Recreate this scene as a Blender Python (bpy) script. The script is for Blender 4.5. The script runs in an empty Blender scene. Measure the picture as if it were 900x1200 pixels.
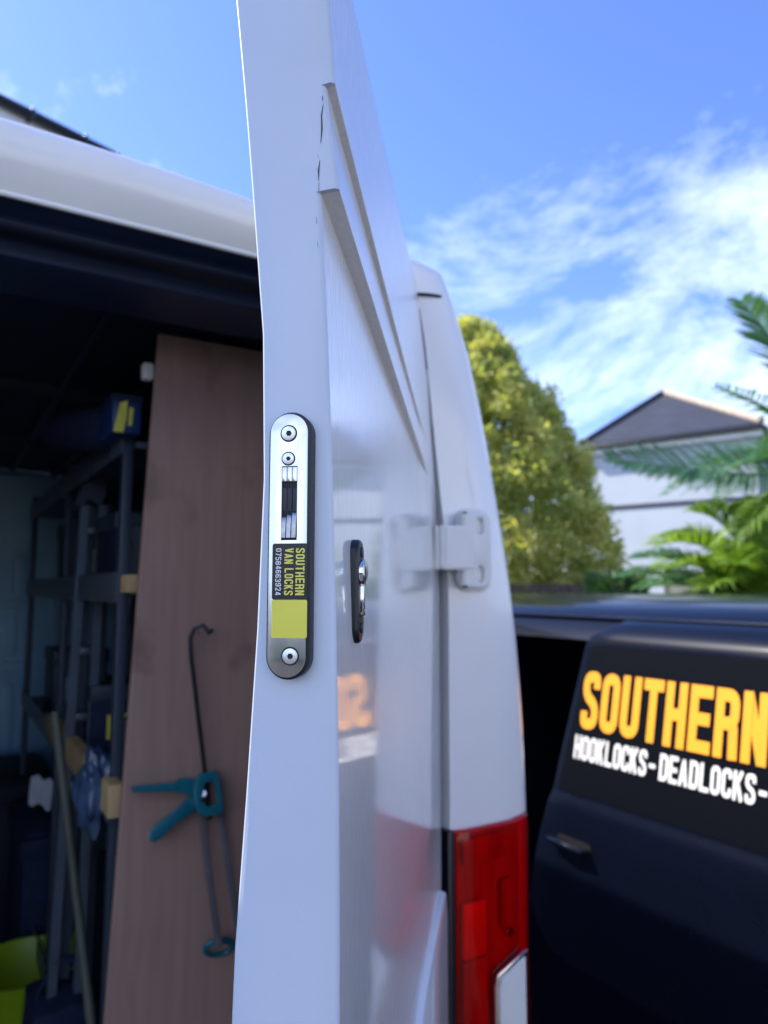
import bpy, bmesh, math, random
import numpy as np
from mathutils import Vector, Matrix, noise as mnoise
random.seed(7); RNG = np.random.default_rng(7)
R = math.radians
scn = bpy.context.scene
COL = scn.collection

# ------------------------------------------------------------------ camera
F = 867.0; CAMZ = 1.95; PITCH = math.atan(90.0 / F)
cam_d = bpy.data.cameras.new('camera'); cam = bpy.data.objects.new('camera', cam_d); COL.objects.link(cam)
cam.location = (0, 0, CAMZ); cam.rotation_euler = (math.pi / 2 + PITCH, 0, 0)
cam_d.sensor_width = 36; cam_d.lens = 26.0; cam_d.sensor_fit = 'AUTO'
cam_d.clip_start = 0.02; cam_d.clip_end = 2000
cam_d.dof.use_dof = True; cam_d.dof.focus_distance = 0.52; cam_d.dof.aperture_fstop = 6.2
scn.camera = cam
scn.render.resolution_x = 768; scn.render.resolution_y = 1024

# ------------------------------------------------------------------ sky and sun
SUN_AZ = -73.0; SUN_EL = 47.0            # degrees right of the viewing direction, above the horizon
sd = Vector((math.sin(R(SUN_AZ)) * math.cos(R(SUN_EL)), math.cos(R(SUN_AZ)) * math.cos(R(SUN_EL)), math.sin(R(SUN_EL))))
world = bpy.data.worlds.new('World'); scn.world = world; world.use_nodes = True
wn = world.node_tree.nodes; wl = world.node_tree.links; wn.clear()
def wnode(t, **kw):
    n = wn.new(t)
    for k, v in kw.items(): setattr(n, k, v)
    return n
sky = wnode('ShaderNodeTexSky', sky_type='NISHITA', sun_disc=False)
sky.sun_elevation = R(SUN_EL); sky.sun_rotation = R(SUN_AZ)
sky.air_density = 1.0; sky.dust_density = 0.5; sky.ozone_density = 4.0; sky.altitude = 50
tint = wnode('ShaderNodeMix', data_type='RGBA', blend_type='MULTIPLY'); tint.inputs[0].default_value = 1.0
tint.inputs[7].default_value = (0.90, 0.99, 1.42, 1)
wl.new(sky.outputs[0], tint.inputs[6])
tc = wnode('ShaderNodeTexCoord'); sep = wnode('ShaderNodeSeparateXYZ'); wl.new(tc.outputs['Generated'], sep.inputs[0])
def wmath(op, a, b=None):
    n = wnode('ShaderNodeMath', operation=op)
    for i, v in enumerate((a, b)):
        if v is None: continue
        if isinstance(v, (int, float)): n.inputs[i].default_value = v
        else: wl.new(v, n.inputs[i])
    return n.outputs[0]
zc = wmath('ADD', wmath('MAXIMUM', sep.outputs[2], 0.0), 0.22)
comb = wnode('ShaderNodeCombineXYZ')
wl.new(wmath('DIVIDE', sep.outputs[0], zc), comb.inputs[0]); wl.new(wmath('DIVIDE', sep.outputs[1], zc), comb.inputs[1])
CLOUD_OFF = (0.15, 0.0, 3.1)
mp = wnode('ShaderNodeMapping'); mp.inputs['Location'].default_value = CLOUD_OFF
wl.new(comb.outputs[0], mp.inputs[0])
n1 = wnode('ShaderNodeTexNoise'); n1.inputs['Scale'].default_value = 1.15; n1.inputs['Detail'].default_value = 9
n1.inputs['Roughness'].default_value = 0.66; n1.inputs['Distortion'].default_value = 0.55
wl.new(mp.outputs[0], n1.inputs['Vector'])
n2 = wnode('ShaderNodeTexNoise'); n2.inputs['Scale'].default_value = 0.34; n2.inputs['Detail'].default_value = 2
mp2 = wnode('ShaderNodeMapping'); mp2.inputs['Location'].default_value = (5.0, 1.3, 0.0)
wl.new(comb.outputs[0], mp2.inputs[0]); wl.new(mp2.outputs[0], n2.inputs['Vector'])
dens = wmath('ADD', wmath('MULTIPLY', n1.outputs[0], 0.62), wmath('MULTIPLY', n2.outputs[0], 0.62))
ramp = wnode('ShaderNodeValToRGB'); ramp.color_ramp.elements[0].position = 0.58; ramp.color_ramp.elements[1].position = 0.80
ramp.color_ramp.elements[0].color = (0, 0, 0, 1); ramp.color_ramp.elements[1].color = (0.92, 0.92, 0.92, 1)
dens = wmath('SUBTRACT', dens, wmath('MULTIPLY', wmath('MAXIMUM', wmath('SUBTRACT', sep.outputs[2], 0.48), 0.0), 0.45))   # thin cloud lies low, the zenith is clear
dens = wmath('ADD', dens, wmath('MULTIPLY', wmath('MAXIMUM', wmath('SUBTRACT', 0.30, sep.outputs[2]), 0.0), 0.10))   # thicker towards the horizon
wl.new(dens, ramp.inputs[0])
cmix = wnode('ShaderNodeMix', data_type='RGBA'); wl.new(ramp.outputs[0], cmix.inputs[0])
wl.new(tint.outputs[2], cmix.inputs[6]); cmix.inputs[7].default_value = (9.2, 10.0, 10.8, 1)
bg = wnode('ShaderNodeBackground'); bg.inputs[1].default_value = 0.10
wl.new(cmix.outputs[2], bg.inputs[0])
wo = wnode('ShaderNodeOutputWorld'); wl.new(bg.outputs[0], wo.inputs[0])

sun_d = bpy.data.lights.new('sun', 'SUN'); sun_d.energy = 4.2; sun_d.angle = R(0.53); sun_d.color = (1.0, 0.93, 0.80)
sun = bpy.data.objects.new('sun', sun_d); COL.objects.link(sun)
sun.rotation_euler = sd.to_track_quat('Z', 'Y').to_euler()
scn.view_settings.view_transform = 'Standard'; scn.view_settings.look = 'None'
scn.view_settings.exposure = 1.22; scn.view_settings.gamma = 1.0

# ------------------------------------------------------------------ pixel rays (900 x 1200 photograph)
FW = Vector((0, math.cos(PITCH), math.sin(PITCH))); UP = Vector((0, -math.sin(PITCH), math.cos(PITCH)))
CAM = Vector((0, 0, CAMZ))
def ray(px, py): return FW + Vector((1, 0, 0)) * ((px - 450) / F) + UP * ((600 - py) / F)
def atY(px, py, Y):
    d = ray(px, py); return CAM + d * (Y / d.y)
def hit(px, py, P, N):
    d = ray(px, py); return CAM + d * ((P - CAM).dot(N) / d.dot(N))

# ------------------------------------------------------------------ materials
MATS = {}
def mat(name, base, rough=0.5, metal=0.0, coat=0.0, var=0.0, vscale=6.0, bump=0.0, bscale=60.0, emit=None, spec=0.5, stretch=None, trans=0.0, coat_rough=0.03):
    m = bpy.data.materials.new(name); m.use_nodes = True; nt = m.node_tree; n = nt.nodes; l = nt.links
    b = n['Principled BSDF']
    b.inputs['Base Color'].default_value = (*base, 1); b.inputs['Roughness'].default_value = rough
    b.inputs['Metallic'].default_value = metal; b.inputs['Coat Weight'].default_value = coat; b.inputs['Coat Roughness'].default_value = coat_rough
    b.inputs['Specular IOR Level'].default_value = spec; b.inputs['Transmission Weight'].default_value = trans
    t = n.new('ShaderNodeTexCoord'); mpn = n.new('ShaderNodeMapping'); l.new(t.outputs['Object'], mpn.inputs[0])
    if stretch: mpn.inputs['Scale'].default_value = stretch
    if var > 0:
        no = n.new('ShaderNodeTexNoise'); no.inputs['Scale'].default_value = vscale; no.inputs['Detail'].default_value = 6
        l.new(mpn.outputs[0], no.inputs['Vector'])
        r = n.new('ShaderNodeValToRGB'); r.color_ramp.elements[0].position = 0.3; r.color_ramp.elements[1].position = 0.7
        r.color_ramp.elements[0].color = (*[max(0, c * (1 - var)) for c in base], 1)
        r.color_ramp.elements[1].color = (*[min(1, c * (1 + var)) for c in base], 1)
        l.new(no.outputs[0], r.inputs[0]); l.new(r.outputs[0], b.inputs['Base Color'])
    if bump > 0:
        no2 = n.new('ShaderNodeTexNoise'); no2.inputs['Scale'].default_value = bscale; no2.inputs['Detail'].default_value = 4
        l.new(mpn.outputs[0], no2.inputs['Vector'])
        bp = n.new('ShaderNodeBump'); bp.inputs['Strength'].default_value = bump; bp.inputs['Distance'].default_value = 0.01
        l.new(no2.outputs[0], bp.inputs['Height']); l.new(bp.outputs[0], b.inputs['Normal'])
        if coat > 0: l.new(bp.outputs[0], b.inputs['Coat Normal'])
    MATS[name] = m; return m

def paint_door():
    # weathered glossy white paint with dried rain spots and vertical run marks
    m = mat('white_paint_door', (0.80, 0.80, 0.79), 0.35, coat=1.0)
    n = m.node_tree.nodes; l = m.node_tree.links; b = n['Principled BSDF']
    t = n.new('ShaderNodeTexCoord')
    mp = n.new('ShaderNodeMapping'); mp.inputs['Scale'].default_value = (1, 1, 0.22); l.new(t.outputs['Object'], mp.inputs[0])
    sp = n.new('ShaderNodeTexNoise'); sp.inputs['Scale'].default_value = 260; sp.inputs['Detail'].default_value = 3; l.new(mp.outputs[0], sp.inputs['Vector'])
    big = n.new('ShaderNodeTexNoise'); big.inputs['Scale'].default_value = 3.2; big.inputs['Detail'].default_value = 4; l.new(t.outputs['Object'], big.inputs['Vector'])
    # dirt lies on the upper steps and low down, the polished middle stays clear
    sepz = n.new('ShaderNodeSeparateXYZ'); l.new(t.outputs['Object'], sepz.inputs[0])
    hi = n.new('ShaderNodeMapRange'); hi.inputs[1].default_value = 2.05; hi.inputs[2].default_value = 2.16; l.new(sepz.outputs[2], hi.inputs[0])
    lo = n.new('ShaderNodeMapRange'); lo.inputs[1].default_value = 1.62; lo.inputs[2].default_value = 1.50; l.new(sepz.outputs[2], lo.inputs[0])
    mx = n.new('ShaderNodeMath'); mx.operation = 'MAXIMUM'; l.new(hi.outputs[0], mx.inputs[0]); l.new(lo.outputs[0], mx.inputs[1])
    d = n.new('ShaderNodeMath'); d.operation = 'MULTIPLY_ADD'; d.inputs[1].default_value = 0.9; d.inputs[2].default_value = 0.04; l.new(mx.outputs[0], d.inputs[0])
    bp = n.new('ShaderNodeBump'); bp.inputs['Distance'].default_value = 0.0009; l.new(d.outputs[0], bp.inputs['Strength']); l.new(sp.outputs[0], bp.inputs['Height'])
    l.new(bp.outputs[0], b.inputs['Coat Normal'])
    rr = n.new('ShaderNodeMath'); rr.operation = 'MULTIPLY_ADD'; rr.inputs[1].default_value = 0.22; rr.inputs[2].default_value = 0.025; l.new(mx.outputs[0], rr.inputs[0])
    l.new(rr.outputs[0], b.inputs['Coat Roughness'])
    cr = n.new('ShaderNodeValToRGB'); cr.color_ramp.elements[0].color = (0.68, 0.675, 0.65, 1); cr.color_ramp.elements[1].color = (0.84, 0.84, 0.84, 1)
    cr.color_ramp.elements[0].position = 0.3; cr.color_ramp.elements[1].position = 0.65
    ad = n.new('ShaderNodeMath'); ad.operation = 'ADD'; ad.use_clamp = True
    ml = n.new('ShaderNodeMath'); ml.operation = 'MULTIPLY'; ml.inputs[1].default_value = 0.5; l.new(big.outputs[0], ml.inputs[0])
    ml2 = n.new('ShaderNodeMath'); ml2.operation = 'MULTIPLY'; ml2.inputs[1].default_value = 0.5; l.new(sp.outputs[0], ml2.inputs[0])
    l.new(ml.outputs[0], ad.inputs[0]); l.new(ml2.outputs[0], ad.inputs[1]); l.new(ad.outputs[0], cr.inputs[0]); l.new(cr.outputs[0], b.inputs['Base Color'])
    return m
M_DOOR = paint_door()
M_WHITE = mat('white_paint', (0.80, 0.80, 0.80), 0.35, coat=0.6, var=0.03, vscale=4, bump=0.02, bscale=300)
M_SKYLIT_EDGE = mat('skylit_shut_face', (0.55, 0.62, 0.73), 0.45, coat=0.25, var=0.025, vscale=9, bump=0.03, bscale=400, coat_rough=0.2)  # same white paint, its blue skylit shade put into the colour
M_JAMB = mat('white_paint_jamb', (0.78, 0.79, 0.80), 0.5, coat=0.2, var=0.08, vscale=8)
M_BOUNCE_CUT = mat('bounce_cut_lining', (0.10, 0.105, 0.115), 0.75, var=0.15, vscale=12)  # dark lining added on the unseen inner door side to cut sun bounce
M_GREYPL = mat('white_plastic', (0.72, 0.72, 0.70), 0.45, var=0.04, vscale=20)
M_INNER = mat('dimmed_inner_metal', (0.030, 0.060, 0.115), 0.45, var=0.25, vscale=3, bump=0.05, bscale=40)  # white metal, the darkness of the bay put into a navy colour
M_BULK = mat('bulkhead_dim_blue', (0.36, 0.62, 0.76), 0.4, var=0.2, vscale=3)  # grey-white bulkhead, blue cast of the dim bay put into its colour
M_CEIL = mat('dimmed_ceiling', (0.018, 0.034, 0.075), 0.7, var=0.2, vscale=3)  # navy again: the dark of the bay put into the ceiling colour
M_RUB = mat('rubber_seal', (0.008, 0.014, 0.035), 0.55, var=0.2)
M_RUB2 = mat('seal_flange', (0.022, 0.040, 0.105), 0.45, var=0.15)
M_BLACKPL = mat('black_plastic', (0.006, 0.008, 0.012), 0.38, bump=0.05, bscale=500)
M_STEEL = mat('brushed_steel', (0.62, 0.64, 0.66), 0.20, metal=1.0, var=0.08, vscale=120, stretch=(1, 1, 0.03), bump=0.03, bscale=600)
M_CHROME = mat('chrome', (0.8, 0.8, 0.8), 0.08, metal=1.0)
M_SCREW = mat('zinc_screw', (0.80, 0.83, 0.86), 0.42, metal=1.0)
M_HOOK = mat('hook_steel', (0.35, 0.37, 0.42), 0.35, metal=1.0, var=0.2, vscale=300)
M_HOLE = mat('socket_black', (0.004, 0.004, 0.005), 0.6)
M_STICK = mat('sticker_black', (0.006, 0.010, 0.014), 0.35)
M_STICKY = mat('sticker_yellow', (0.78, 0.72, 0.09), 0.4, var=0.05, vscale=40)
M_LETY = mat('lettering_yellow', (0.80, 0.74, 0.14), 0.4)
M_LETW = mat('lettering_white', (0.80, 0.80, 0.82), 0.4)
M_AMBER = mat('vinyl_amber', (0.84, 0.345, 0.018), 0.45, var=0.03)
M_VINW = mat('vinyl_white', (0.76, 0.76, 0.76), 0.35)
M_BLACK = mat('black_paint', (0.0022, 0.0036, 0.010), 0.3, spec=0.03, coat=0.55, var=0.1, bump=0.004, bscale=12)
M_GLASS = mat('tinted_glass', (0.004, 0.006, 0.010), 0.12, spec=0.35)
M_VINYL = mat('black_vinyl', (0.0025, 0.0035, 0.006), 0.35, spec=0.12, bump=0.01, bscale=80)
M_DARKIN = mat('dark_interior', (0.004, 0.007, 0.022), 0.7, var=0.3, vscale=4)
M_TYRE = mat('tyre_rubber', (0.012, 0.012, 0.013), 0.8, bump=0.2, bscale=60)
M_RIM = mat('wheel_rim', (0.35, 0.35, 0.36), 0.35, metal=0.8)
M_ALU = mat('aluminium', (0.11, 0.14, 0.18), 0.45, metal=0.4, var=0.15, vscale=10)
M_TEAL = mat('teal_enamel', (0.006, 0.13, 0.18), 0.32, coat=0.3, var=0.15, vscale=60)
M_DKSTEEL = mat('dark_steel', (0.03, 0.033, 0.045), 0.35, metal=0.7, var=0.3, vscale=50)
M_RAIL = mat('gun_rail', (0.11, 0.10, 0.115), 0.5, var=0.2, vscale=30)
M_TIMB = mat('pale_timber', (0.50, 0.36, 0.18), 0.65, var=0.2, vscale=30, stretch=(1, 1, 0.2))
M_POLE = mat('weathered_pole', (0.085, 0.095, 0.075), 0.6, var=0.3, vscale=20, stretch=(1, 1, 0.1))
M_TUB = mat('lime_plastic', (0.28, 0.42, 0.012), 0.4, var=0.1)
M_NAVY = mat('navy_fabric', (0.008, 0.016, 0.055), 0.8, var=0.3, vscale=30, bump=0.3, bscale=200)
M_BLUE = mat('blue_plastic', (0.012, 0.045, 0.17), 0.4, var=0.1)
M_GREYC = mat('grey_case', (0.028, 0.042, 0.068), 0.5, var=0.15)
M_PAPER = mat('white_paper', (0.75, 0.76, 0.8), 0.7)
M_SACK = mat('blue_polythene', (0.05, 0.09, 0.18), 0.18, var=0.4, vscale=14, bump=0.3, bscale=30)
M_ASPH = mat('asphalt', (0.05, 0.05, 0.052), 0.85, var=0.3, vscale=1.2, bump=0.4, bscale=120)
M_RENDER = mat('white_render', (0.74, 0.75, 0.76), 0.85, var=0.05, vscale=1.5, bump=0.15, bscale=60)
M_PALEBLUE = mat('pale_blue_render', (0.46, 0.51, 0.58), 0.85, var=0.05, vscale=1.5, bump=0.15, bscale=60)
M_CREAM = mat('cream_render', (0.78, 0.66, 0.40), 0.85, var=0.08, vscale=2, bump=0.2, bscale=40)
M_SLATE = mat('slate_roof', (0.016, 0.022, 0.042), 0.7, var=0.25, vscale=2.5, bump=0.5, bscale=9)
M_RIDGE = mat('ridge_tile', (0.36, 0.30, 0.24), 0.8, var=0.2)
M_GUT = mat('black_gutter', (0.012, 0.014, 0.020), 0.35, var=0.2)
M_FENCE = mat('brown_fence', (0.085, 0.06, 0.055), 0.8, var=0.3, vscale=6, stretch=(1, 1, 0.1))
M_BARK = mat('bark', (0.10, 0.075, 0.05), 0.9, var=0.4, vscale=14, bump=0.8, bscale=25)

def ply_mat():
    m = mat('plywood', (0.30, 0.19, 0.145), 0.62)
    n = m.node_tree.nodes; l = m.node_tree.links; b = n['Principled BSDF']
    t = n.new('ShaderNodeTexCoord'); mp = n.new('ShaderNodeMapping'); mp.inputs['Scale'].default_value = (14, 14, 0.8); l.new(t.outputs['Object'], mp.inputs[0])
    w = n.new('ShaderNodeTexNoise'); w.inputs['Scale'].default_value = 5; w.inputs['Detail'].default_value = 8; w.inputs['Distortion'].default_value = 0.6; l.new(mp.outputs[0], w.inputs['Vector'])
    r = n.new('ShaderNodeValToRGB'); r.color_ramp.elements[0].position = 0.25; r.color_ramp.elements[1].position = 0.75
    r.color_ramp.elements[0].color = (0.315, 0.195, 0.16, 1); r.color_ramp.elements[1].color = (0.375, 0.245, 0.205, 1); l.new(w.outputs[0], r.inputs[0])
    s = n.new('ShaderNodeTexNoise'); s.inputs['Scale'].default_value = 7; s.inputs['Detail'].default_value = 5; l.new(t.outputs['Object'], s.inputs['Vector'])
    r2 = n.new('ShaderNodeValToRGB'); r2.color_ramp.elements[0].position = 0.60; r2.color_ramp.elements[1].position = 0.74
    r2.color_ramp.elements[0].color = (1, 1, 1, 1); r2.color_ramp.elements[1].color = (0.62, 0.58, 0.58, 1); l.new(s.outputs[0], r2.inputs[0])
    mm = n.new('ShaderNodeMix'); mm.data_type = 'RGBA'; mm.blend_type = 'MULTIPLY'; mm.inputs[0].default_value = 1
    l.new(r.outputs[0], mm.inputs[6]); l.new(r2.outputs[0], mm.inputs[7]); l.new(mm.outputs[2], b.inputs['Base Color'])
    return m
M_PLY = ply_mat()

def leaf_mat(name, cols, trans=0.45, rough=0.5):
    m = bpy.data.materials.new(name); m.use_nodes = True; nt = m.node_tree; n = nt.nodes; l = nt.links; n.clear()
    o = n.new('ShaderNodeOutputMaterial'); g = n.new('ShaderNodeNewGeometry'); r = n.new('ShaderNodeValToRGB')
    els = r.color_ramp.elements
    for i, c in enumerate(cols):
        e = els[i] if i < 2 else els.new(1.0)
        e.position = i / (len(cols) - 1); e.color = (*c, 1)
    tcn = n.new('ShaderNodeTexCoord'); nz = n.new('ShaderNodeTexNoise'); nz.inputs['Scale'].default_value = 1.6; nz.inputs['Detail'].default_value = 3; l.new(tcn.outputs['Object'], nz.inputs['Vector'])
    m1 = n.new('ShaderNodeMath'); m1.operation = 'MULTIPLY_ADD'; m1.inputs[1].default_value = 1.9; m1.inputs[2].default_value = -0.70; l.new(nz.outputs[0], m1.inputs[0])
    m2 = n.new('ShaderNodeMath'); m2.operation = 'MULTIPLY_ADD'; m2.inputs[1].default_value = 0.55; m2.use_clamp = True; l.new(g.outputs['Random Per Island'], m2.inputs[0]); l.new(m1.outputs[0], m2.inputs[2])
    l.new(m2.outputs[0], r.inputs[0])
    d = n.new('ShaderNodeBsdfPrincipled'); d.inputs['Roughness'].default_value = rough; l.new(r.outputs[0], d.inputs['Base Color'])
    t = n.new('ShaderNodeBsdfTranslucent'); mx2 = n.new('ShaderNodeMix'); mx2.data_type = 'RGBA'; mx2.blend_type = 'MULTIPLY'; mx2.inputs[0].default_value = 1
    mx2.inputs[7].default_value = (1.5, 1.5, 0.6, 1); l.new(r.outputs[0], mx2.inputs[6]); l.new(mx2.outputs[2], t.inputs[0])
    mx = n.new('ShaderNodeMixShader'); mx.inputs[0].default_value = trans; l.new(d.outputs[0], mx.inputs[1]); l.new(t.outputs[0], mx.inputs[2]); l.new(mx.outputs[0], o.inputs[0])
    return m
M_LEAF = leaf_mat('golden_leaf', [(0.20, 0.26, 0.08), (0.38, 0.42, 0.14), (0.48, 0.49, 0.18), (0.58, 0.53, 0.22)], 0.5)
M_PALM = leaf_mat('palm_leaf', [(0.04, 0.13, 0.075), (0.07, 0.18, 0.10), (0.11, 0.23, 0.11)], 0.35)
M_PALM2 = leaf_mat('palm_leaf_light', [(0.10, 0.20, 0.03), (0.16, 0.28, 0.045), (0.22, 0.32, 0.06)], 0.45)
M_SHRUB = leaf_mat('shrub_leaf', [(0.015, 0.05, 0.025), (0.03, 0.08, 0.03), (0.05, 0.10, 0.04)], 0.25)

def red_lens(name, col):
    m = bpy.data.materials.new(name); m.use_nodes = True; n = m.node_tree.nodes; l = m.node_tree.links; n.clear()
    o = n.new('ShaderNodeOutputMaterial'); t = n.new('ShaderNodeBsdfTransparent'); t.inputs[0].default_value = (*col, 1)
    g = n.new('ShaderNodeBsdfGlossy'); g.inputs['Roughness'].default_value = 0.06
    fr = n.new('ShaderNodeFresnel'); fr.inputs[0].default_value = 1.4
    mx = n.new('ShaderNodeMixShader'); l.new(fr.outputs[0], mx.inputs[0]); l.new(t.outputs[0], mx.inputs[1]); l.new(g.outputs[0], mx.inputs[2]); l.new(mx.outputs[0], o.inputs[0])
    return m
M_REDLENS = red_lens('red_lens', (0.97, 0.022, 0.014)); M_CLEARLENS = red_lens('clear_lens', (0.85, 0.87, 0.9))
M_LAMPIN = mat('lamp_reflector', (0.50, 0.42, 0.42), 0.3, var=0.35, vscale=26, bump=0.6, bscale=300, stretch=(1, 1, 0.05))
M_LAMPBR = mat('lamp_reflector_bright', (0.95, 0.95, 0.95), 0.3, metal=0.3, var=0.2, vscale=60, bump=0.5, bscale=250, stretch=(1, 1, 0.05))

# ------------------------------------------------------------------ object helpers
def link(o, parent=None):
    COL.objects.link(o)
    if parent: o.parent = parent
    return o
def mesh(name, verts, faces, m, parent=None, smooth=False, auto=None):
    me = bpy.data.meshes.new(name); me.from_pydata([tuple(v) for v in verts], [], faces)
    bm = bmesh.new(); bm.from_mesh(me); bmesh.ops.recalc_face_normals(bm, faces=bm.faces); bm.to_mesh(me); bm.free()
    me.materials.append(m)
    if smooth:
        me.polygons.foreach_set('use_smooth', [True] * len(me.polygons))
        if auto: me.set_sharp_from_angle(angle=R(auto))
    return link(bpy.data.objects.new(name, me), parent)
def bmobj(name, bm, m, parent=None, smooth=False, auto=30):
    bmesh.ops.recalc_face_normals(bm, faces=bm.faces)
    me = bpy.data.meshes.new(name); bm.to_mesh(me); bm.free(); me.materials.append(m)
    if smooth:
        me.polygons.foreach_set('use_smooth', [True] * len(me.polygons)); me.set_sharp_from_angle(angle=R(auto))
    return link(bpy.data.objects.new(name, me), parent)
def box(name, lo, hi, m, parent=None, bevel=0.0, mtx=None, seg=2):
    bm = bmesh.new(); bmesh.ops.create_cube(bm, size=1)
    c = [(a + b) / 2 for a, b in zip(lo, hi)]; s = [abs(b - a) for a, b in zip(lo, hi)]
    for v in bm.verts: v.co = Vector((v.co.x * s[0] + c[0], v.co.y * s[1] + c[1], v.co.z * s[2] + c[2]))
    if bevel: bmesh.ops.bevel(bm, geom=bm.edges[:], offset=bevel, segments=seg, affect='EDGES', profile=0.5)
    if mtx: bm.transform(mtx)
    return bmobj(name, bm, m, parent, smooth=bool(bevel))
def prism(name, poly, frame, depth, m, parent=None, bevel=0.0, holes=None, smooth=True, seg=2):
    """poly in the plane of frame (origin, right, up, normal), pushed from 0 to depth along the normal"""
    o, rr, uu, nn = frame
    bm = bmesh.new()
    vs = [bm.verts.new(o + rr * x + uu * y) for x, y in poly]
    es = [bm.edges.new((vs[i], vs[(i + 1) % len(vs)])) for i in range(len(vs))]
    if holes:
        for h in holes:
            hv = [bm.verts.new(o + rr * x + uu * y) for x, y in h]
            es += [bm.edges.new((hv[i], hv[(i + 1) % len(hv)])) for i in range(len(hv))]
        bmesh.ops.triangle_fill(bm, use_beauty=True, edges=es)
    else:
        bm.faces.new(vs)
    g = bmesh.ops.extrude_face_region(bm, geom=bm.faces[:])
    tv = [v for v in g['geom'] if isinstance(v, bmesh.types.BMVert)]
    bmesh.ops.translate(bm, verts=tv, vec=nn * depth)
    if bevel:
        fr = [e for e in bm.edges if all(v in tv for v in e.verts) and len(e.link_faces) == 2 and e.calc_face_angle(0) > 0.6]
        bmesh.ops.bevel(bm, geom=fr, offset=bevel, segments=seg, affect='EDGES', profile=0.5)
    return bmobj(name, bm, m, parent, smooth=smooth, auto=35)
def stadium(w, h, n=16, cx=0.0, cy=0.0):
    r = w / 2; pts = []
    for i in range(n + 1): a = math.pi * i / n; pts.append((cx + r * math.cos(a), cy + h / 2 - r + r * math.sin(a)))
    for i in range(n + 1): a = math.pi + math.pi * i / n; pts.append((cx + r * math.cos(a), cy - h / 2 + r + r * math.sin(a)))
    return pts
def rrect(x0, y0, x1, y1, r, n=5):
    pts = []
    for (cx, cy, a0) in ((x1 - r, y1 - r, 0), (x0 + r, y1 - r, 90), (x0 + r, y0 + r, 180), (x1 - r, y0 + r, 270)):
        for i in range(n + 1): a = R(a0 + 90 * i / n); pts.append((cx + r * math.cos(a), cy + r * math.sin(a)))
    return pts
def circ(r, n=24, cx=0, cy=0): return [(cx + r * math.cos(2 * math.pi * i / n), cy + r * math.sin(2 * math.pi * i / n)) for i in range(n)]
def tube(name, pts, rad, m, parent=None, seg=8, closed=False, flat=None):
    pts = [Vector(p) for p in pts]; n = len(pts); rads = rad if isinstance(rad, (list, tuple)) else [rad] * n
    vs, fs = [], []; ref = None
    for i, p in enumerate(pts):
        a = pts[(i - 1) % n] if (closed or i > 0) else p; b = pts[(i + 1) % n] if (closed or i < n - 1) else p
        t = (b - a).normalized()
        if ref is None: ref = Vector((0, 0, 1)) if abs(t.z) < 0.9 else Vector((1, 0, 0))
        s = t.cross(ref).normalized(); u = s.cross(t).normalized(); ref = u
        for k in range(seg):
            an = 2 * math.pi * k / seg; vs.append(p + (s * math.cos(an) + u * math.sin(an) * (flat or 1)) * rads[i])
    m_ = n if closed else n - 1
    for i in range(m_):
        j = (i + 1) % n
        for k in range(seg): fs.append((i * seg + k, i * seg + (k + 1) % seg, j * seg + (k + 1) % seg, j * seg + k))
    if not closed: fs.append(tuple(range(seg))[::-1]); fs.append(tuple((n - 1) * seg + k for k in range(seg)))
    return mesh(name, vs, fs, m, parent, smooth=True, auto=50)
def loft(name, rings, m, parent=None, closed=False, cap=False, auto=35, smooth=True):
    k = len(rings[0]); vs = [v for r_ in rings for v in r_]; fs = []
    for i in range(len(rings) - 1):
        for j in range(k if closed else k - 1):
            fs.append((i * k + j, i * k + (j + 1) % k, (i + 1) * k + (j + 1) % k, (i + 1) * k + j))
    if cap: fs.append(tuple(range(k))[::-1]); fs.append(tuple((len(rings) - 1) * k + j for j in range(k)))
    return mesh(name, vs, fs, m, parent, smooth=smooth, auto=auto)
def thing(name, label, cat, loc=(0, 0, 0), rz=0.0, group=None):
    o = bpy.data.objects.new(name, None); o.empty_display_size = 0.1; COL.objects.link(o)
    o.location = loc; o.rotation_euler = (0, 0, rz); o['label'] = label; o['category'] = cat
    if group: o['group'] = group
    return o
def tag(o, label, cat, group=None):
    o['label'] = label; o['category'] = cat
    if group: o['group'] = group
    return o
def interp(pts, x):
    pts = sorted(pts)
    if x <= pts[0][0]: return pts[0][1]
    for (a, b), (c, d) in zip(pts, pts[1:]):
        if x <= c:
            t = (x - a) / (c - a + 1e-9); return b + (d - b) * t
    return pts[-1][1]
def smooth_interp(pts, x):
    e = 0.03; return (interp(pts, x - e) + 2 * interp(pts, x) + interp(pts, x + e)) / 4

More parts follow.
